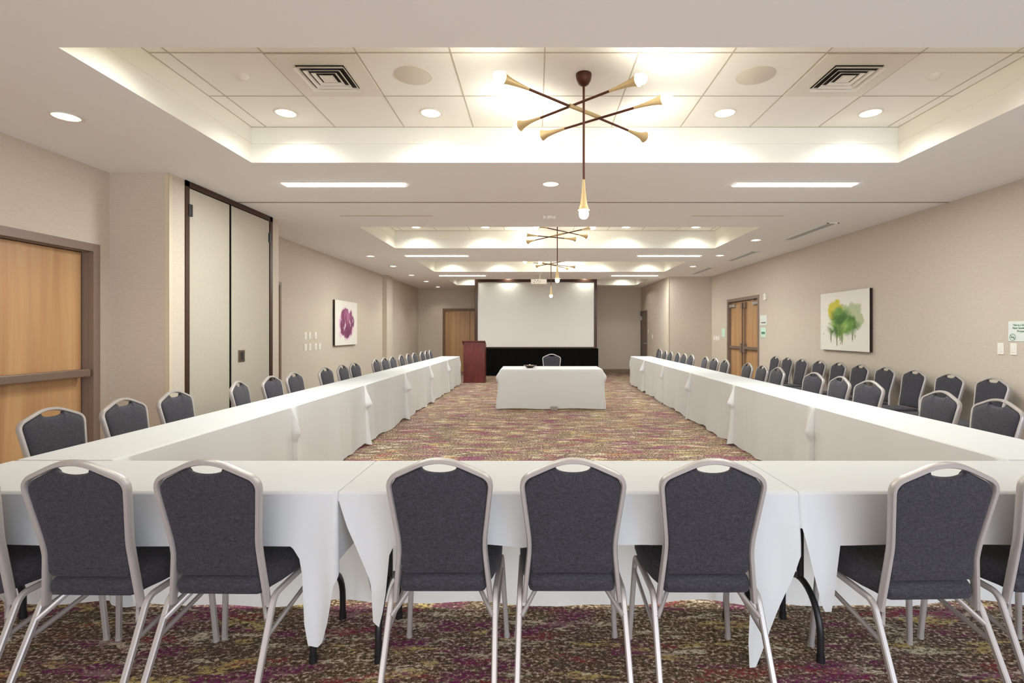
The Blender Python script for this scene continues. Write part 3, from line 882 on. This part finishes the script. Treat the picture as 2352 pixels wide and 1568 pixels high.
tag(c3, 'right tablecloth of the front row, arched black table leg below', 'tablecloth', 'white tablecloths of the front table row')

def make_table(L, D, top, loc, label, group):
    t = thing('folding_table', label, 'table', loc, 0, group)
    MB().bbox(-L / 2 + 0.01, L / 2 - 0.01, -D / 2 + 0.008, D / 2 - 0.008, top - 0.030, top - 0.006, 0.003).build('tabletop', simple('table_laminate', s2l(120, 100, 84), 0.5), t)
    for s in (-1, 1):
        x = s * (L / 2 - 0.137); mb = MB()
        mb.tube([(x, 0, top - 0.03), (x, 0, 0.27)], 0.015, 12)
        a = [(x, -0.165, 0.012), (x, -0.165, 0.10)] + [(x, -0.165 * cos(k / 16 * pi), 0.10 + 0.175 * sin(k / 16 * pi)) for k in range(1, 16)] + [(x, 0.165, 0.10), (x, 0.165, 0.012)]
        mb.sweep(a, 0.028, 0.028, (1, 0, 0), 6, 2)
        mb.lathe([(0, 0), (0.017, 0), (0.017, 0.03), (0.0, 0.03)], (x, -0.165, 0), (0, 0, 1), 12).lathe([(0, 0), (0.017, 0), (0.017, 0.03), (0, 0.03)], (x, 0.165, 0), (0, 0, 1), 12)
        mb.build('leg', M['black'], t)
    return t
GT = 'folding tables under the front cloths'
make_table(1.823, DF, 0.742, (-1.708, YC, 0), 'folding table under the left front cloth, black foot showing below the corner', GT)
make_table(1.857, DF, 0.742, (0.1315, YC, 0), 'folding table under the middle front cloth, black leg showing behind a chair leg', GT)
make_table(1.845, DF, 0.742, (1.9825, YC, 0), 'folding table under the right front cloth, with a tall arched black leg in view', GT)

# head table cloth
HX0, HX1, HY0, HY1 = -0.62, 1.185, 9.12, 9.90
def hhem(side, s, ln): return 0.012 + 0.008 * sin(6 * s + side) + (0.010 if side == 0 else 0)
def hoff(side, s, ln, t):
    e = exp(-(min(s, ln - s) / 0.10) ** 2)
    ear = sm(0.0, 0.20, t) * (1 - 0.60 * sm(0.22, 0.36, t)) + 0.25 * sm(0.5, 1, t)
    if side in (1, 3): return 0.004 + 0.020 * t + 0.068 * e * ear + 0.015 * t * sin(10 * s)
    return 0.003 + 0.018 * t + 0.012 * e * ear + 0.004 * t * sin(5 * s + 1)
mb = cloth(HX1 - HX0, HY1 - HY0, 0.722, hhem, hoff)
o = mb.build('tablecloth', M['cloth']); o.location = ((HX0 + HX1) / 2, (HY0 + HY1) / 2, 0)
tag(o, 'white floor-length tablecloth of the single head table in the middle of the room', 'tablecloth')

# bowl with candies on the head table
bowl = MB().lathe([(0.0, 0.0), (0.045, 0.0), (0.05, 0.006), (0.095, 0.028), (0.125, 0.048), (0.121, 0.050), (0.090, 0.034), (0.045, 0.012), (0.0, 0.011)], (0, 0, 0), (0, 0, 1), 28).build('serving_bowl', M['glassdark'])
bowl.location = (-0.10, 9.42, 0.7225)
tag(bowl, 'shallow dark bowl standing on the head table left of the chair', 'bowl')
cm = MB(); R = random.Random(3)
for k in range(26):
    a = R.uniform(0, 6.28); r = 0.075 * sqrt(R.random()); z = 0.030 + 0.025 * (1 - r / 0.08) + R.uniform(0, 0.008)
    ax = (cos(a * 3), sin(a * 3), R.uniform(-0.3, 0.3))
    cm.lathe([(0.0, -0.012), (0.008, -0.008), (0.010, 0), (0.008, 0.008), (0.0, 0.012)], (r * cos(a), r * sin(a), z), ax, 8)
o = cm.build('candies', M['candy']); o.location = (-0.10, 9.42, 0.7225)
tag(o, 'small pale wrapped candies heaped in the dark bowl', 'candy', kind='stuff')
o = MB().bbox(-0.065, 0.065, -0.03, 0.03, 0, 0.065, 0.006).bbox(-0.05, 0.05, -0.022, 0.022, 0.065, 0.07, 0.002).build('floor_outlet_box', M['greybox'])
o.location = (0.328, 9.045, 0); tag(o, 'small grey power box on the carpet against the head table cloth', 'outlet box')

# ------------------------------------------------------------------ lectern
t = thing('lectern', 'dark red mahogany lectern standing left of the projection screen', 'lectern', (-1.665, 13.95, 0), 0.03)
MB().bbox(-0.285, 0.285, -0.02, 0.0, 0.0, 1.10, 0.003).build('front_panel', M['mahogany'], t)
for s in (-1, 1): MB().bbox(s * 0.285 - 0.01, s * 0.285 + 0.01, 0.0, 0.38, 0.0, 1.06, 0.003).build('side_panel', M['mahogany'], t)
MB().bbox(-0.27, 0.27, 0.02, 0.36, 0.55, 0.57, 0.002).build('shelf', M['mahogany'], t)
# sloping reading top, high edge to the audience
vs = [(-0.335, -0.04, 1.12), (0.297, -0.04, 1.12), (0.297, 0.42, 0.99), (-0.335, 0.42, 0.99), (-0.335, -0.04, 1.145), (0.297, -0.04, 1.145), (0.297, 0.42, 1.015), (-0.335, 0.42, 1.015)]
MB().add(vs, [(0, 3, 2, 1), (4, 5, 6, 7), (0, 1, 5, 4), (1, 2, 6, 5), (2, 3, 7, 6), (3, 0, 4, 7)]).build('reading_top', M['mahogany'], t)
MB().bbox(-0.30, 0.30, -0.028, 0.38, 0.0, 0.035, 0.003).build('plinth', M['mahogany'], t)

# ------------------------------------------------------------------ projection screen
YS = 16.2
sx = lambda px: (px - 1230) / 1176 * YS
sz = lambda py: HC + (762 - py) / 1176 * YS
t = thing('projection_screen', 'large framed projection screen with a black skirt at the far end of the room', 'projection screen', (sx(1231), YS, 0))
X0, X1, Z0, Z1 = sx(1090.5) - sx(1231), sx(1371) - sx(1231), sz(800), sz(641)
fw = 0.095
MB().box(X0 + fw * .8, X1 - fw * .8, -0.01, 0.0, Z0 + 0.04, Z1 - fw * .8).build('screen_surface', M['screen'], t)
fr = MB().bbox(X0, X0 + fw, -0.03, 0.02, Z0, Z1, 0.008).bbox(X1 - fw, X1, -0.03, 0.02, Z0, Z1, 0.008).bbox(X0, X1, -0.031, 0.019, Z1 - fw, Z1, 0.008).bbox(X0, X1, -0.031, 0.019, Z0, Z0 + 0.05, 0.008)
fr.build('frame', M['screenframe'], t)
n = 160; vs = []; fs = []
for i in range(n + 1):
    x = X0 - 0.01 + (X1 - X0 + 0.05) * i / n
    y = -0.045 + 0.018 * sin(i * 0.9) + 0.006 * sin(i * 0.37)
    vs += [(x, y, Z0 + 0.005), (x, y - 0.004, 0.012), (x, y + 0.012, 0.012), (x, y + 0.012, Z0 + 0.005)]
for i in range(n):
    for a, b2 in ((0, 1), (1, 2), (2, 3), (3, 0)): fs.append((i * 4 + a, i * 4 + b2, i * 4 + 4 + b2, i * 4 + 4 + a))
MB().add(vs, fs, True).build('skirt', M['skirt'], t)
for s in (X0 + 0.25, X1 - 0.25):
    MB().box(s - 0.02, s + 0.02, 0.02, 0.05, 0.03, Z0 + 0.8).box(s - 0.02, s + 0.02, -0.02, 0.5, 0.0, 0.03).tube([(s, 0.45, 0.03), (s, 0.04, 1.1)], 0.012).build('leg', M['black'], t)

# ------------------------------------------------------------------ projector
YP = 13.2; xp = (1237.5 - 1230) / 1176 * YP
t = thing('ceiling_projector', 'white projector hanging from the ceiling in front of the screen', 'projector', (xp, YP, 2.62))
MB().bbox(-0.205, 0.205, -0.02, 0.32, 0.0, 0.125, 0.012).build('body', M['white'], t)
MB().lathe([(0.0, 0.0), (0.045, 0.0), (0.045, 0.03), (0.036, 0.03), (0.03, 0.012), (0.0, 0.01)], (0.10, 0.315, 0.065), (0, 1, 0), 18).build('lens', M['black'], t)
pt = MB()
for k, (x, z, w) in enumerate(((-0.12, 0.04, 0.03), (-0.10, 0.09, 0.022), (-0.055, 0.055, 0.02), (-0.02, 0.085, 0.03), (0.01, 0.04, 0.018), (0.04, 0.06, 0.016))):
    pt.box(x - w / 2, x + w / 2, -0.024, -0.019, z - 0.008, z + 0.008)
pt.build('rear_sockets', M['black'], t)
MB().lathe([(0.0, 0.0), (0.09, 0.0), (0.08, 0.012), (0.022, 0.02), (0.022, 0.115), (0.06, 0.125), (0.06, 0.136), (0, 0.136)], (0.03, 0.14, 0.125), (0, 0, 1), 16).build('ceiling_mount', M['offwhite'], t)

# ------------------------------------------------------------------ chandeliers
def chandelier(cx, cy, arms, label, collar):
    t = thing('chandelier', label, 'chandelier', (cx, cy, TILE), 0, 'brown and brass chandeliers')
    MB().lathe([(0.0, 0.0), (0.055, 0.0), (0.056, -0.012), (0.050, -0.045), (0.034, -0.072), (0.012, -0.085), (0.0, -0.086)], (0, 0, 0), (0, 0, 1), 24).build('canopy', M['canopy'], t)
    MB().tube([(0, 0, -0.08), (0, 0, 2.455 - TILE)], 0.0085, 10).build('rod', M['rod'], t)
    za = 1.56 + HC - TILE
    def tip(parent, p, d):
        # trumpet socket opening outwards, bulb nested in it; p = where the trumpet starts
        p = Vector(p); d = Vector(d).normalized()
        ln = 0.215
        prof = [(0.0085, 0.0), (0.0105, 0.03), (0.014, 0.08), (0.019, 0.13), (0.026, 0.175), (0.036, 0.205), (0.041, ln), (0.036, ln - 0.003), (0.022, 0.17), (0.0, 0.165)]
        MB().lathe(prof, p, d, 20).build('horn_socket', M['brass'], parent)
        r = 0.034; pr = [(0.012, ln - 0.03)]
        for k in range(1, 12):
            a = pi * (1 - k / 12) ; pr.append((r * sin(a), ln + 0.026 + r * 1.08 * cos(a)))
        pr.append((0.0001, ln + 0.026 + r * 1.08))
        pr = [q for q in pr]
        MB().lathe(pr, p, d, 18).build('bulb', M['bulb'], parent)
    for (x0, y0, x1, y1, dz) in arms:
        a = Vector((x0 - cx, y0 - cy, za + dz)); b2 = Vector((x1 - cx, y1 - cy, za + dz)); d = (b2 - a).normalized()
        ar = MB().tube([a + d * 0.23, b2 - d * 0.23], 0.0085, 10).build('arm', M['rod'], t)
        tip(ar, a + d * 0.24, -d); tip(ar, b2 - d * 0.24, d)
    (x0, y0, x1, y1) = collar
    MB().tube([(x0 - cx, y0 - cy, za), (x1 - cx, y1 - cy, za)], 0.0145, 12).build('collar', M['brass'], t)
    lo = bpy.data.objects['rod'] if False else None
    # hanging centre light
    p = Vector((0, 0, 2.455 - TILE))
    tip(t, p, (0, 0, -1))
    return t
chandelier(0.339, 3.60, [(-0.204 - 0.02, 3.152 - 0.02, 0.872 + .02, 4.10 + .02, 0.0), (0.66, 3.19, -0.135, 3.935, 0.017), (0.868, 3.38, 0.035, 4.035, -0.017)],
           'large brown and brass chandelier in the nearest ceiling tray', (0.235, 3.53, 0.465, 3.725))
chandelier(0.351, 8.24, [(-0.15, 8.89, 0.86, 7.62, 0.0), (0.01, 7.60, 0.86, 8.48, 0.017), (-0.18, 8.13, 0.69, 8.55, -0.017)],
           'brown and brass chandelier in the second ceiling tray, beyond the largest one', (0.27, 8.36, 0.44, 8.14))
chandelier(0.36, 11.85, [(-0.24, 11.39, 0.96, 12.33, 0.0), (0.70, 11.33, 0.01, 12.33, 0.017), (0.10, 11.36, 0.80, 12.5, -0.017)],
           'smallest-looking brown and brass chandelier, in front of the projection screen', (0.27, 11.78, 0.45, 11.92))

# ------------------------------------------------------------------ ceiling fittings
def area(name, loc, sx_, sy_, power, col, rot=(0, 0, 0)):
    l = bpy.data.lights.new(name, 'AREA'); l.shape = 'RECTANGLE'; l.size = sx_; l.size_y = sy_; l.energy = power; l.color = col
    o = bpy.data.objects.new(name, l); COL.objects.link(o); o.location = loc; o.rotation_euler = rot; return o
def spot(name, loc, power, ang, col, blend=0.6, rad=0.05, rot=(0, 0, 0)):
    l = bpy.data.lights.new(name, 'SPOT'); l.energy = power; l.spot_size = radians(ang); l.spot_blend = blend; l.color = col; l.shadow_soft_size = rad
    o = bpy.data.objects.new(name, l); COL.objects.link(o); o.location = loc; o.rotation_euler = rot; return o

LIN = {5.19: 'nearest', 10.05: 'middle', 13.585: 'farthest'}
PLIN, PDOWN, PTRAY = 50, 20, 31
for y, w in LIN.items():
    for s, (x0, x1) in (('left', (-2.55, -1.33)), ('right', (2.02, 3.24))):
        t = thing('linear_ceiling_light', 'white linear ceiling light, %s one on the %s side' % (w, s), 'ceiling light', ((x0 + x1) / 2, y, CEIL), 0, 'linear ceiling lights')
        L = (x1 - x0) / 2
        MB().box(-L, L, -0.066, 0.066, -0.004, -0.001).box(-L - 0.01, L + 0.01, -0.075, -0.066, -0.006, 0.0).box(-L - 0.01, L + 0.01, 0.066, 0.075, -0.006, 0).build('housing', M['white'], t)
        MB().box(-L + 0.005, L - 0.005, -0.060, 0.060, -0.010, -0.004).build('lens', M['linear'], t)
        area('linear_lamp_light', ((x0 + x1) / 2, y, CEIL - 0.03), 1.18, 0.11, PLIN, (0.93, 1.0, 1.0))

def downlight(x, y, z, label, power, ang=100, col=(0.97, 0.98, 0.88), group='round recessed downlights', r=0.082):
    t = thing('recessed_downlight', label, 'downlight', (x, y, z), 0, group)
    MB().lathe([(r, -0.001), (r + 0.012, -0.002), (r + 0.012, -0.005), (r - 0.002, -0.006), (r - 0.004, -0.001)], (0, 0, 0), (0, 0, 1), 28).build('trim_ring', M['white'], t)
    MB().lathe([(r - 0.002, -0.003), (r - 0.012, -0.0022), (0.052, -0.0016)], (0, 0, 0), (0, 0, 1), 28).build('reflector', M['can'], t)
    MB().lathe([(0.053, -0.0018), (0.03, -0.006), (0.0, -0.008)], (0, 0, 0), (0, 0, 1), 24).build('lamp', M['lamp'], t)
    spot('downlight_light', (x, y, z - 0.02), power, ang, col, 0.7, 0.05)
trayname = ['nearest', 'second', 'third', 'fourth']
colname = ['far left', 'left of the chandelier', 'right of the chandelier', 'far right']
for i, (a, b2) in enumerate(TRAYS):
    for k, x in enumerate((-2.065, -0.865, 1.565, 2.77)):
        downlight(x, b2 - 0.294, TILE, 'round downlight in the %s ceiling tray, %s' % (trayname[i], colname[k] if i < 3 else ['far left', 'second from left', 'third from left', 'far right'][k]), PTRAY, 150)
for x, w in ((-2.065, 'far left'), (-0.865, 'second from left'), (1.565, 'third from left'), (2.77, 'far right')):  # unseen lamp row, added to brighten the front table tops
    downlight(x, TRAYS[0][0] + 0.294, TILE, 'unseen round downlight added on the camera side of the nearest tray, %s' % w, PTRAY, 150)
sl = [(-3.258, 3.554), (-3.26, 10.11), (-3.24, 11.65), (-3.27, 13.5), (-3.24, 15.17), (-3.24, 17.0)]
nm = ['nearest the camera, large and oval', 'nearest of the row beyond the closet', 'second of the row beyond the closet', 'third of the row beyond the closet', 'second from the far wall', 'closest to the far wall']
for (x, y), w in zip(sl, nm): downlight(x, y, CEIL, 'round ceiling downlight by the left wall, %s' % w, PDOWN, 110)
for (x, y), w in zip([(3.59, 8.34), (3.61, 10.02), (3.60, 11.70)], ['nearest the camera', 'the middle one', 'nearest the far wall']):
    downlight(x, y, CEIL, 'round ceiling downlight along the right wall, %s' % w, PDOWN, 110)
downlight(0.154, 5.174, CEIL, 'round downlight in the flat ceiling between the two nearest linear lights', PDOWN, 110)
# unseen spots without fittings, added as further ceiling lamps behind and beside the camera
for x, y in ((3.6, 3.55), (-3.26, 0.3), (3.6, 0.3), (0.35, 0.2)):
    spot('downlight_light', (x, y, CEIL - 0.02), PDOWN * 0.6, 110, (1.0, 0.9, 0.78), 0.7, 0.05)

def diffuser(x, y, label):
    t = thing('square_ceiling_vent', label, 'air vent', (x, y, TILE), 0, 'square ceiling air vents')
    MB().bbox(-0.298, 0.298, -0.298, 0.298, -0.008, -0.001, 0.002).build('face_plate', M['offwhite'], t)
    MB().box(-0.165, 0.165, -0.165, 0.165, -0.0095, -0.008).build('throat', M['vent_dark'], t)
    for k, r in enumerate((0.172, 0.128, 0.088, 0.048)):
        mb = MB(); w = 0.020
        z0, z1 = -0.010, -0.030 + 0.004 * k
        for sx2, sy2 in ((1, 0), (-1, 0), (0, 1), (0, -1)):
            if sx2:
                vs = [(sx2 * r, -r, z1), (sx2 * r, r, z1), (sx2 * (r - w), r - w, z0), (sx2 * (r - w), -(r - w), z0)]
            else:
                vs = [(-r, sy2 * r, z1), (r, sy2 * r, z1), (r - w, sy2 * (r - w), z0), (-(r - w), sy2 * (r - w), z0)]
            vs2 = [(a * 1.0, b3, c - 0.003) for a, b3, c in vs]
            mb.add(vs + vs2, [(0, 1, 2, 3), (7, 6, 5, 4), (0, 4, 5, 1), (1, 5, 6, 2), (2, 6, 7, 3), (3, 7, 4, 0)])
        mb.build('louvre', M['offwhite'], t)
    MB().bbox(-0.030, 0.030, -0.030, 0.030, -0.020, -0.010, 0.003).build('centre_plate', M['offwhite'], t)
diffuser(-1.465, 3.627, 'square louvred air vent in the nearest ceiling tray, left of the chandelier')
diffuser(2.195, 3.627, 'square louvred air vent in the nearest ceiling tray, right of the chandelier')
for x, w in ((-0.868, 'left'), (1.557, 'right')):
    o = MB().lathe([(0.0, -0.004), (0.118, -0.004), (0.122, -0.002), (0.132, -0.003), (0.132, 0.0)], (0, 0, 0), (0, 0, 1), 40).build('ceiling_speaker', M['speaker'])
    o.location = (x, 3.62, TILE); tag(o, 'round flush ceiling speaker %s of the nearest chandelier' % w, 'speaker', 'round ceiling speakers')
for x, w in ((-2.078, 'left'), (2.82, 'right')):
    o = MB().lathe([(0.0, -0.030), (0.020, -0.030), (0.034, -0.020), (0.045, -0.008), (0.048, 0.0)], (0, 0, 0), (0, 0, 1), 28).build('smoke_detector', M['offwhite'])
    o.location = (x, 3.62, TILE); tag(o, 'small pale smoke detector at the far %s of the nearest ceiling tray' % w, 'smoke detector', 'smoke detectors')
# emergency lamp and sprinkler heads on the flat ceiling
t = thing('ceiling_emergency_fixture', 'small white ceiling fixture with two heads behind the hanging bulb', 'ceiling fixture', (0.18, 6.614, CEIL))
MB().bbox(-0.035, 0.035, -0.035, 0.035, -0.035, 0.0, 0.005).build('base', M['white'], t)
for s in (-1, 1): MB().lathe([(0, 0), (0.018, 0.004), (0.026, 0.045), (0.0, 0.05)], (s * 0.035, 0, -0.02), (s, 0, 0.1), 14).build('head', M['offwhite'], t)
o = MB().lathe([(0, -0.02), (0.03, -0.018), (0.045, -0.004), (0.045, 0)], (0, 0, 0), (0, 0, 1), 20).build('ceiling_sprinkler', M['white'])
o.location = (0.196, 10.0, CEIL); tag(o, 'small white sprinkler head on the flat ceiling above the head table', 'sprinkler')
# folding partition track across the ceiling and slot air returns
struct('trim_7', MB().box(CX, XR, 5.875, 5.895, CEIL - 0.001, CEIL + 0.001).box(CX, XR, 5.925, 5.945, CEIL - 0.001, CEIL + 0.001), M['ceil'])
struct('trim_8', MB().box(CX, XR, 5.893, 5.927, CEIL - 0.0025, CEIL), M['frame_taupe'])
for s, (x0, x1) in (('left', (-2.51, -1.33)), ('right', (2.02, 3.19))):
    o = MB().box(x0, x1, 6.575, 6.595, CEIL - 0.002, CEIL).box(x0 - .01, x1 + .01, 6.595, 6.61, CEIL - 0.005, CEIL).build('ceiling_slot_vent', simple('slot_paint', s2l(200, 188, 172), 0.7))
    tag(o, 'thin slot in the flat ceiling behind the nearest linear light, on the %s' % s, 'slot vent', 'thin ceiling slots')
for k, (y0, y1) in enumerate(((7.04, 8.30), (9.50, 10.77), (11.93, 13.20))):
    t = thing('linear_ceiling_vent', 'long slotted air vent in the ceiling by the right wall, %s' % ['nearest the camera', 'the middle one', 'farthest from the camera'][k], 'air vent', (4.085, (y0 + y1) / 2, CEIL), 0, 'long ceiling vents by the right wall')
    h = (y1 - y0) / 2
    MB().box(-0.062, 0.062, -h, h, -0.003, -0.0005).build('throat', M['vent_dark'], t)
    MB().box(-0.08, -0.058, -h - 0.02, h + 0.02, -0.008, 0).box(0.058, 0.08, -h - 0.02, h + 0.02, -0.008, 0).box(-0.08, 0.08, -h - 0.02, -h, -0.008, 0).box(-0.08, 0.08, h, h + 0.02, -0.008, 0).build('frame', M['ceil'], t)
    sl2 = MB(); n = 26
    for i in range(n):
        y = -h + (i + 0.5) * 2 * h / n
        sl2.box(-0.058, 0.058, y - 0.009, y + 0.009, -0.0042, -0.003)
    sl2.build('slats', M['ceil'], t)

# ------------------------------------------------------------------ pictures
def picture(kind, xw, sgn, y0, y1, z0, z1, label):
    """canvas on a side wall; sgn = direction into the room; local x along the face, local z up"""
    w, h = y1 - y0, z1 - z0; dep = 0.048
    t = thing('canvas_picture', label, 'picture', (xw, (y0 + y1) / 2, (z0 + z1) / 2), -sgn * pi / 2 if False else (pi / 2 if sgn > 0 else -pi / 2))
    # local +x runs to the viewer's right when facing the picture; local -y faces the room
    MB().bbox(-w / 2, w / 2, -dep + 0.002, -0.0005, -h / 2, h / 2, 0.003).build('stretcher_edge', M['canvas_edge'], t)
    f = MB().box(-0.5, 0.5, -0.5, 0.5, -0.5, 0.5).build('canvas_face', art_mat(kind), t)
    f.scale = (w, 0.004, h); f.location = (0, -dep, 0)
    return t
picture('purple', XL2, 1, 10.17, 11.42, 1.112, 2.028, 'purple paint splash canvas with dark edges on the left wall')
picture('green', XR, -1, 7.24, 8.475, 1.098, 2.007, 'green and yellow paint splash canvas with dark edges on the right wall')

# ------------------------------------------------------------------ switches and signs
def plate_side(name, xw, sgn, y, z, w, h, label, group, cat='light switch', rocker=True, mat='white', dep=0.008):
    t = thing(name, label, cat, (xw, y, z), pi / 2 if sgn > 0 else -pi / 2, group)
    MB().bbox(-w / 2, w / 2, -dep, -0.0003, -h / 2, h / 2, 0.002).build('plate', M[mat], t)
    if rocker: MB().bbox(-w * 0.24, w * 0.24, -dep - 0.004, -dep + 0.001, -h * 0.28, h * 0.28, 0.0015).build('rocker', M['white'], t)
    return t
def onL(px, py):
    Y = -XL2 * 1176 / (1230 - px); return Y, HC + (762 - py) / 1176 * Y
def onR(px, py, X=XR):
    Y = X * 1176 / (px - 1230); return Y, HC + (762 - py) / 1176 * Y
LG = 'white switch plates left of the purple picture'
for px, py, w in ((701.2, 771.3, 'upper row, leftmost'), (711, 770.6, 'upper row, second'), (724.3, 770, 'upper row, rightmost'), (701.2, 797.8, 'lower row, leftmost'), (711.5, 797, 'lower row, second'), (724.6, 796, 'lower row, third'), (733.8, 795.6, 'lower row, rightmost')):
    Y, Z = onL(px, py); plate_side('light_switch', XL2, 1, Y, Z, 0.085, 0.125, 'white switch plate on the left wall, %s' % w, LG)
for px, py, w in ((2299.5, 800.5, 'left one below the green lettered sign'), (2329, 801.5, 'right one below the green lettered sign')):
    Y, Z = onR(px, py); plate_side('light_switch', XR, -1, Y, Z, 0.070, 0.118, 'white rocker switch on the right wall, %s' % w, 'white switches below the lettered sign')
for px, w in ((1641.5, 'left one'), (1646.3, 'middle one'), (1651, 'right one')):
    Y, Z = onR(px, 776.5); plate_side('light_switch', XR, -1, Y, Z, 0.10, 0.115, 'white switch left of the wooden double door, %s of three' % w, 'three switches left of the double door')
Y, Z = onR(1489, 760, 3.62); plate_side('keypad_switch', 3.62, -1, Y, Z, 0.09, 0.14, 'small white keypad beside the brown door at the far right', None, 'keypad', False)
Y, Z = onR(1499, 772.5, 3.62); plate_side('light_switch', 3.62, -1, Y, Z, 0.10, 0.12, 'white switch on the far right wall beside the brown door', None)
Y, Z = onR(1760, 681); plate_side('alarm_strobe_mount', XR, -1, Y, Z, 0.09, 0.13, 'small white fire alarm strobe above right of the double door', None, 'alarm strobe', True, 'white', 0.04)

def notice(px0, px1, py0, py1, label, mat, band=None):
    Ya, _ = onR(px0, 762); Yb, _ = onR(px1, 762); yc = (Ya + Yb) / 2
    z1 = HC + (762 - py0) / 1176 * yc; z0 = HC + (762 - py1) / 1176 * yc
    t = thing('wall_mounted_sign', label, 'sign', (XR, yc, (z0 + z1) / 2), -pi / 2)
    w, h = abs(Ya - Yb), z1 - z0
    MB().bbox(-w / 2, w / 2, -0.006, -0.0003, -h / 2, h / 2, 0.0015).build('panel', M[mat], t)
    if band:
        mb = MB()
        for q in band: mb.box(-w * 0.36, w * 0.36, -0.0072, -0.0058, h * q - 0.011, h * q + 0.011)
        mb.build('printing', M['green_ink'] if mat == 'signgreen' else M['brown_dark'], t)
    return t
notice(1746.5, 1761.5, 723.5, 746.5, 'white notice right of the wooden double door, upper one', 'sign', (-0.25,))
notice(1748, 1759.5, 752, 775, 'pale green notice right of the wooden double door, lower one', 'signgreen', (0.02, -0.10))
notice(1658.3, 1665.5, 754, 773.5, 'pale green notice left of the wooden double door', 'signgreen', None)
# large sign at the right edge of the frame
Y0s, _ = onR(2317, 762); wS = 0.29; Y1s = Y0s - wS
z1 = HC + (762 - 738) / 1176 * Y0s; z0 = HC + (762 - 783.5) / 1176 * Y0s; hS = z1 - z0
t = thing('wall_mounted_sign', 'white sign with green lettering and a no smoking symbol at the right edge', 'sign', (XR, Y0s, z1), -pi / 2)
MB().bbox(0, wS, -0.007, -0.0003, -hS, 0, 0.002).build('panel', M['sign'], t)
def text_mesh(txt, size, x, z, parent, bold=0.0, depth=0.0008, name='lettering'):
    cu = bpy.data.curves.new('tmp_text', 'FONT'); cu.body = txt; cu.size = size; cu.extrude = depth; cu.offset = bold
    ob = bpy.data.objects.new('tmp_text', cu); COL.objects.link(ob)
    dg = bpy.context.evaluated_depsgraph_get()
    me = bpy.data.meshes.new_from_object(ob.evaluated_get(dg)); bpy.data.objects.remove(ob); bpy.data.curves.remove(cu)
    me.transform(Matrix.Rotation(pi / 2, 4, 'X')); me.materials.clear(); me.materials.append(M['green_ink'])
    o = bpy.data.objects.new(name, me); COL.objects.link(o); o.parent = parent; o.location = (x, -0.008, z)
    return o
px2m = Y0s / 1176
text_mesh('This is a Smoke', 0.026, 0.052, -0.046, t, 0.0004)
text_mesh('Non Smoking', 0.028, 0.050, -0.076, t, 0.0005)
text_mesh('Property', 0.028, 0.098, -0.107, t, 0.0003)
em = MB(); cxe, cze, rr = 0.050, -0.158, 0.034
ring_o = [(cxe + rr * cos(a), cze + rr * sin(a)) for a in [2 * pi * k / 40 for k in range(40)]]
ring_i = [(cxe + rr * .86 * cos(a), cze + rr * .86 * sin(a)) for a in [2 * pi * k / 40 for k in range(40)]]
vs = [(x, -0.0082, z) for x, z in ring_o] + [(x, -0.0082, z) for x, z in ring_i]
em.add(vs, [(k, (k + 1) % 40, 40 + (k + 1) % 40, 40 + k) for k in range(40)])
em.box(cxe - 0.022, cxe + 0.018, -0.0086, -0.0072, cze - 0.007, cze + 0.001)
vs = [(cxe - 0.022, -0.0088, cze + 0.024), (cxe - 0.026, -0.0088, cze + 0.019), (cxe + 0.022, -0.0088, cze - 0.024), (cxe + 0.026, -0.0088, cze - 0.019)]
em.add(vs, [(0, 1, 2, 3)])
em.tube([(cxe + 0.010, -0.008, cze + 0.004), (cxe + 0.016, -0.008, cze + 0.010), (cxe + 0.006, -0.008, cze + 0.014), (cxe + 0.002, -0.008, cze + 0.020)], 0.0013, 6)
em.build('no_smoking_symbol', M['green_ink'], t)

# ------------------------------------------------------------------ daylight and world
area('window_daylight', (-2.1, YB - 0.02, 1.4), 2.5, 2.3, 55, (1.0, 0.95, 0.94), (radians(90), 0, 0))  # added left part of the daylight, softens shadows on the front cloths
area('window_daylight', (0.55, YB - 0.02, 1.4), 2.5, 2.3, 85, (0.93, 0.94, 1.0), (radians(90), 0, 0))
area('window_daylight', (3.2, YB - 0.02, 1.4), 2.5, 2.3, 145, (0.66, 0.80, 1.0), (radians(90), 0, 0))
w = bpy.data.worlds.new('daylight'); scene.world = w; w.use_nodes = True
bg = w.node_tree.nodes['Background']; bg.inputs[0].default_value = (0.75, 0.86, 1.0, 1); bg.inputs[1].default_value = 1.0

# ------------------------------------------------------------------ camera
cd = bpy.data.cameras.new('camera'); cam = bpy.data.objects.new('camera', cd); COL.objects.link(cam)
cd.sensor_width = 36; cd.lens = 18.0; cd.sensor_fit = 'HORIZONTAL'
cam.location = (0, 0, HC); cam.rotation_euler = (radians(90), 0, 0)
cd.shift_x = -54 / 2352; cd.shift_y = -22 / 2352; cd.clip_start = 0.05
scene.camera = cam
scene.view_settings.view_transform = 'Standard'; scene.view_settings.look = 'None'
scene.view_settings.exposure = 0.09; scene.view_settings.gamma = 1.0; scene.view_settings.use_curve_mapping = False
scene.cycles.use_denoising = True
scene.cycles.diffuse_bounces = 6; scene.cycles.max_bounces = 8
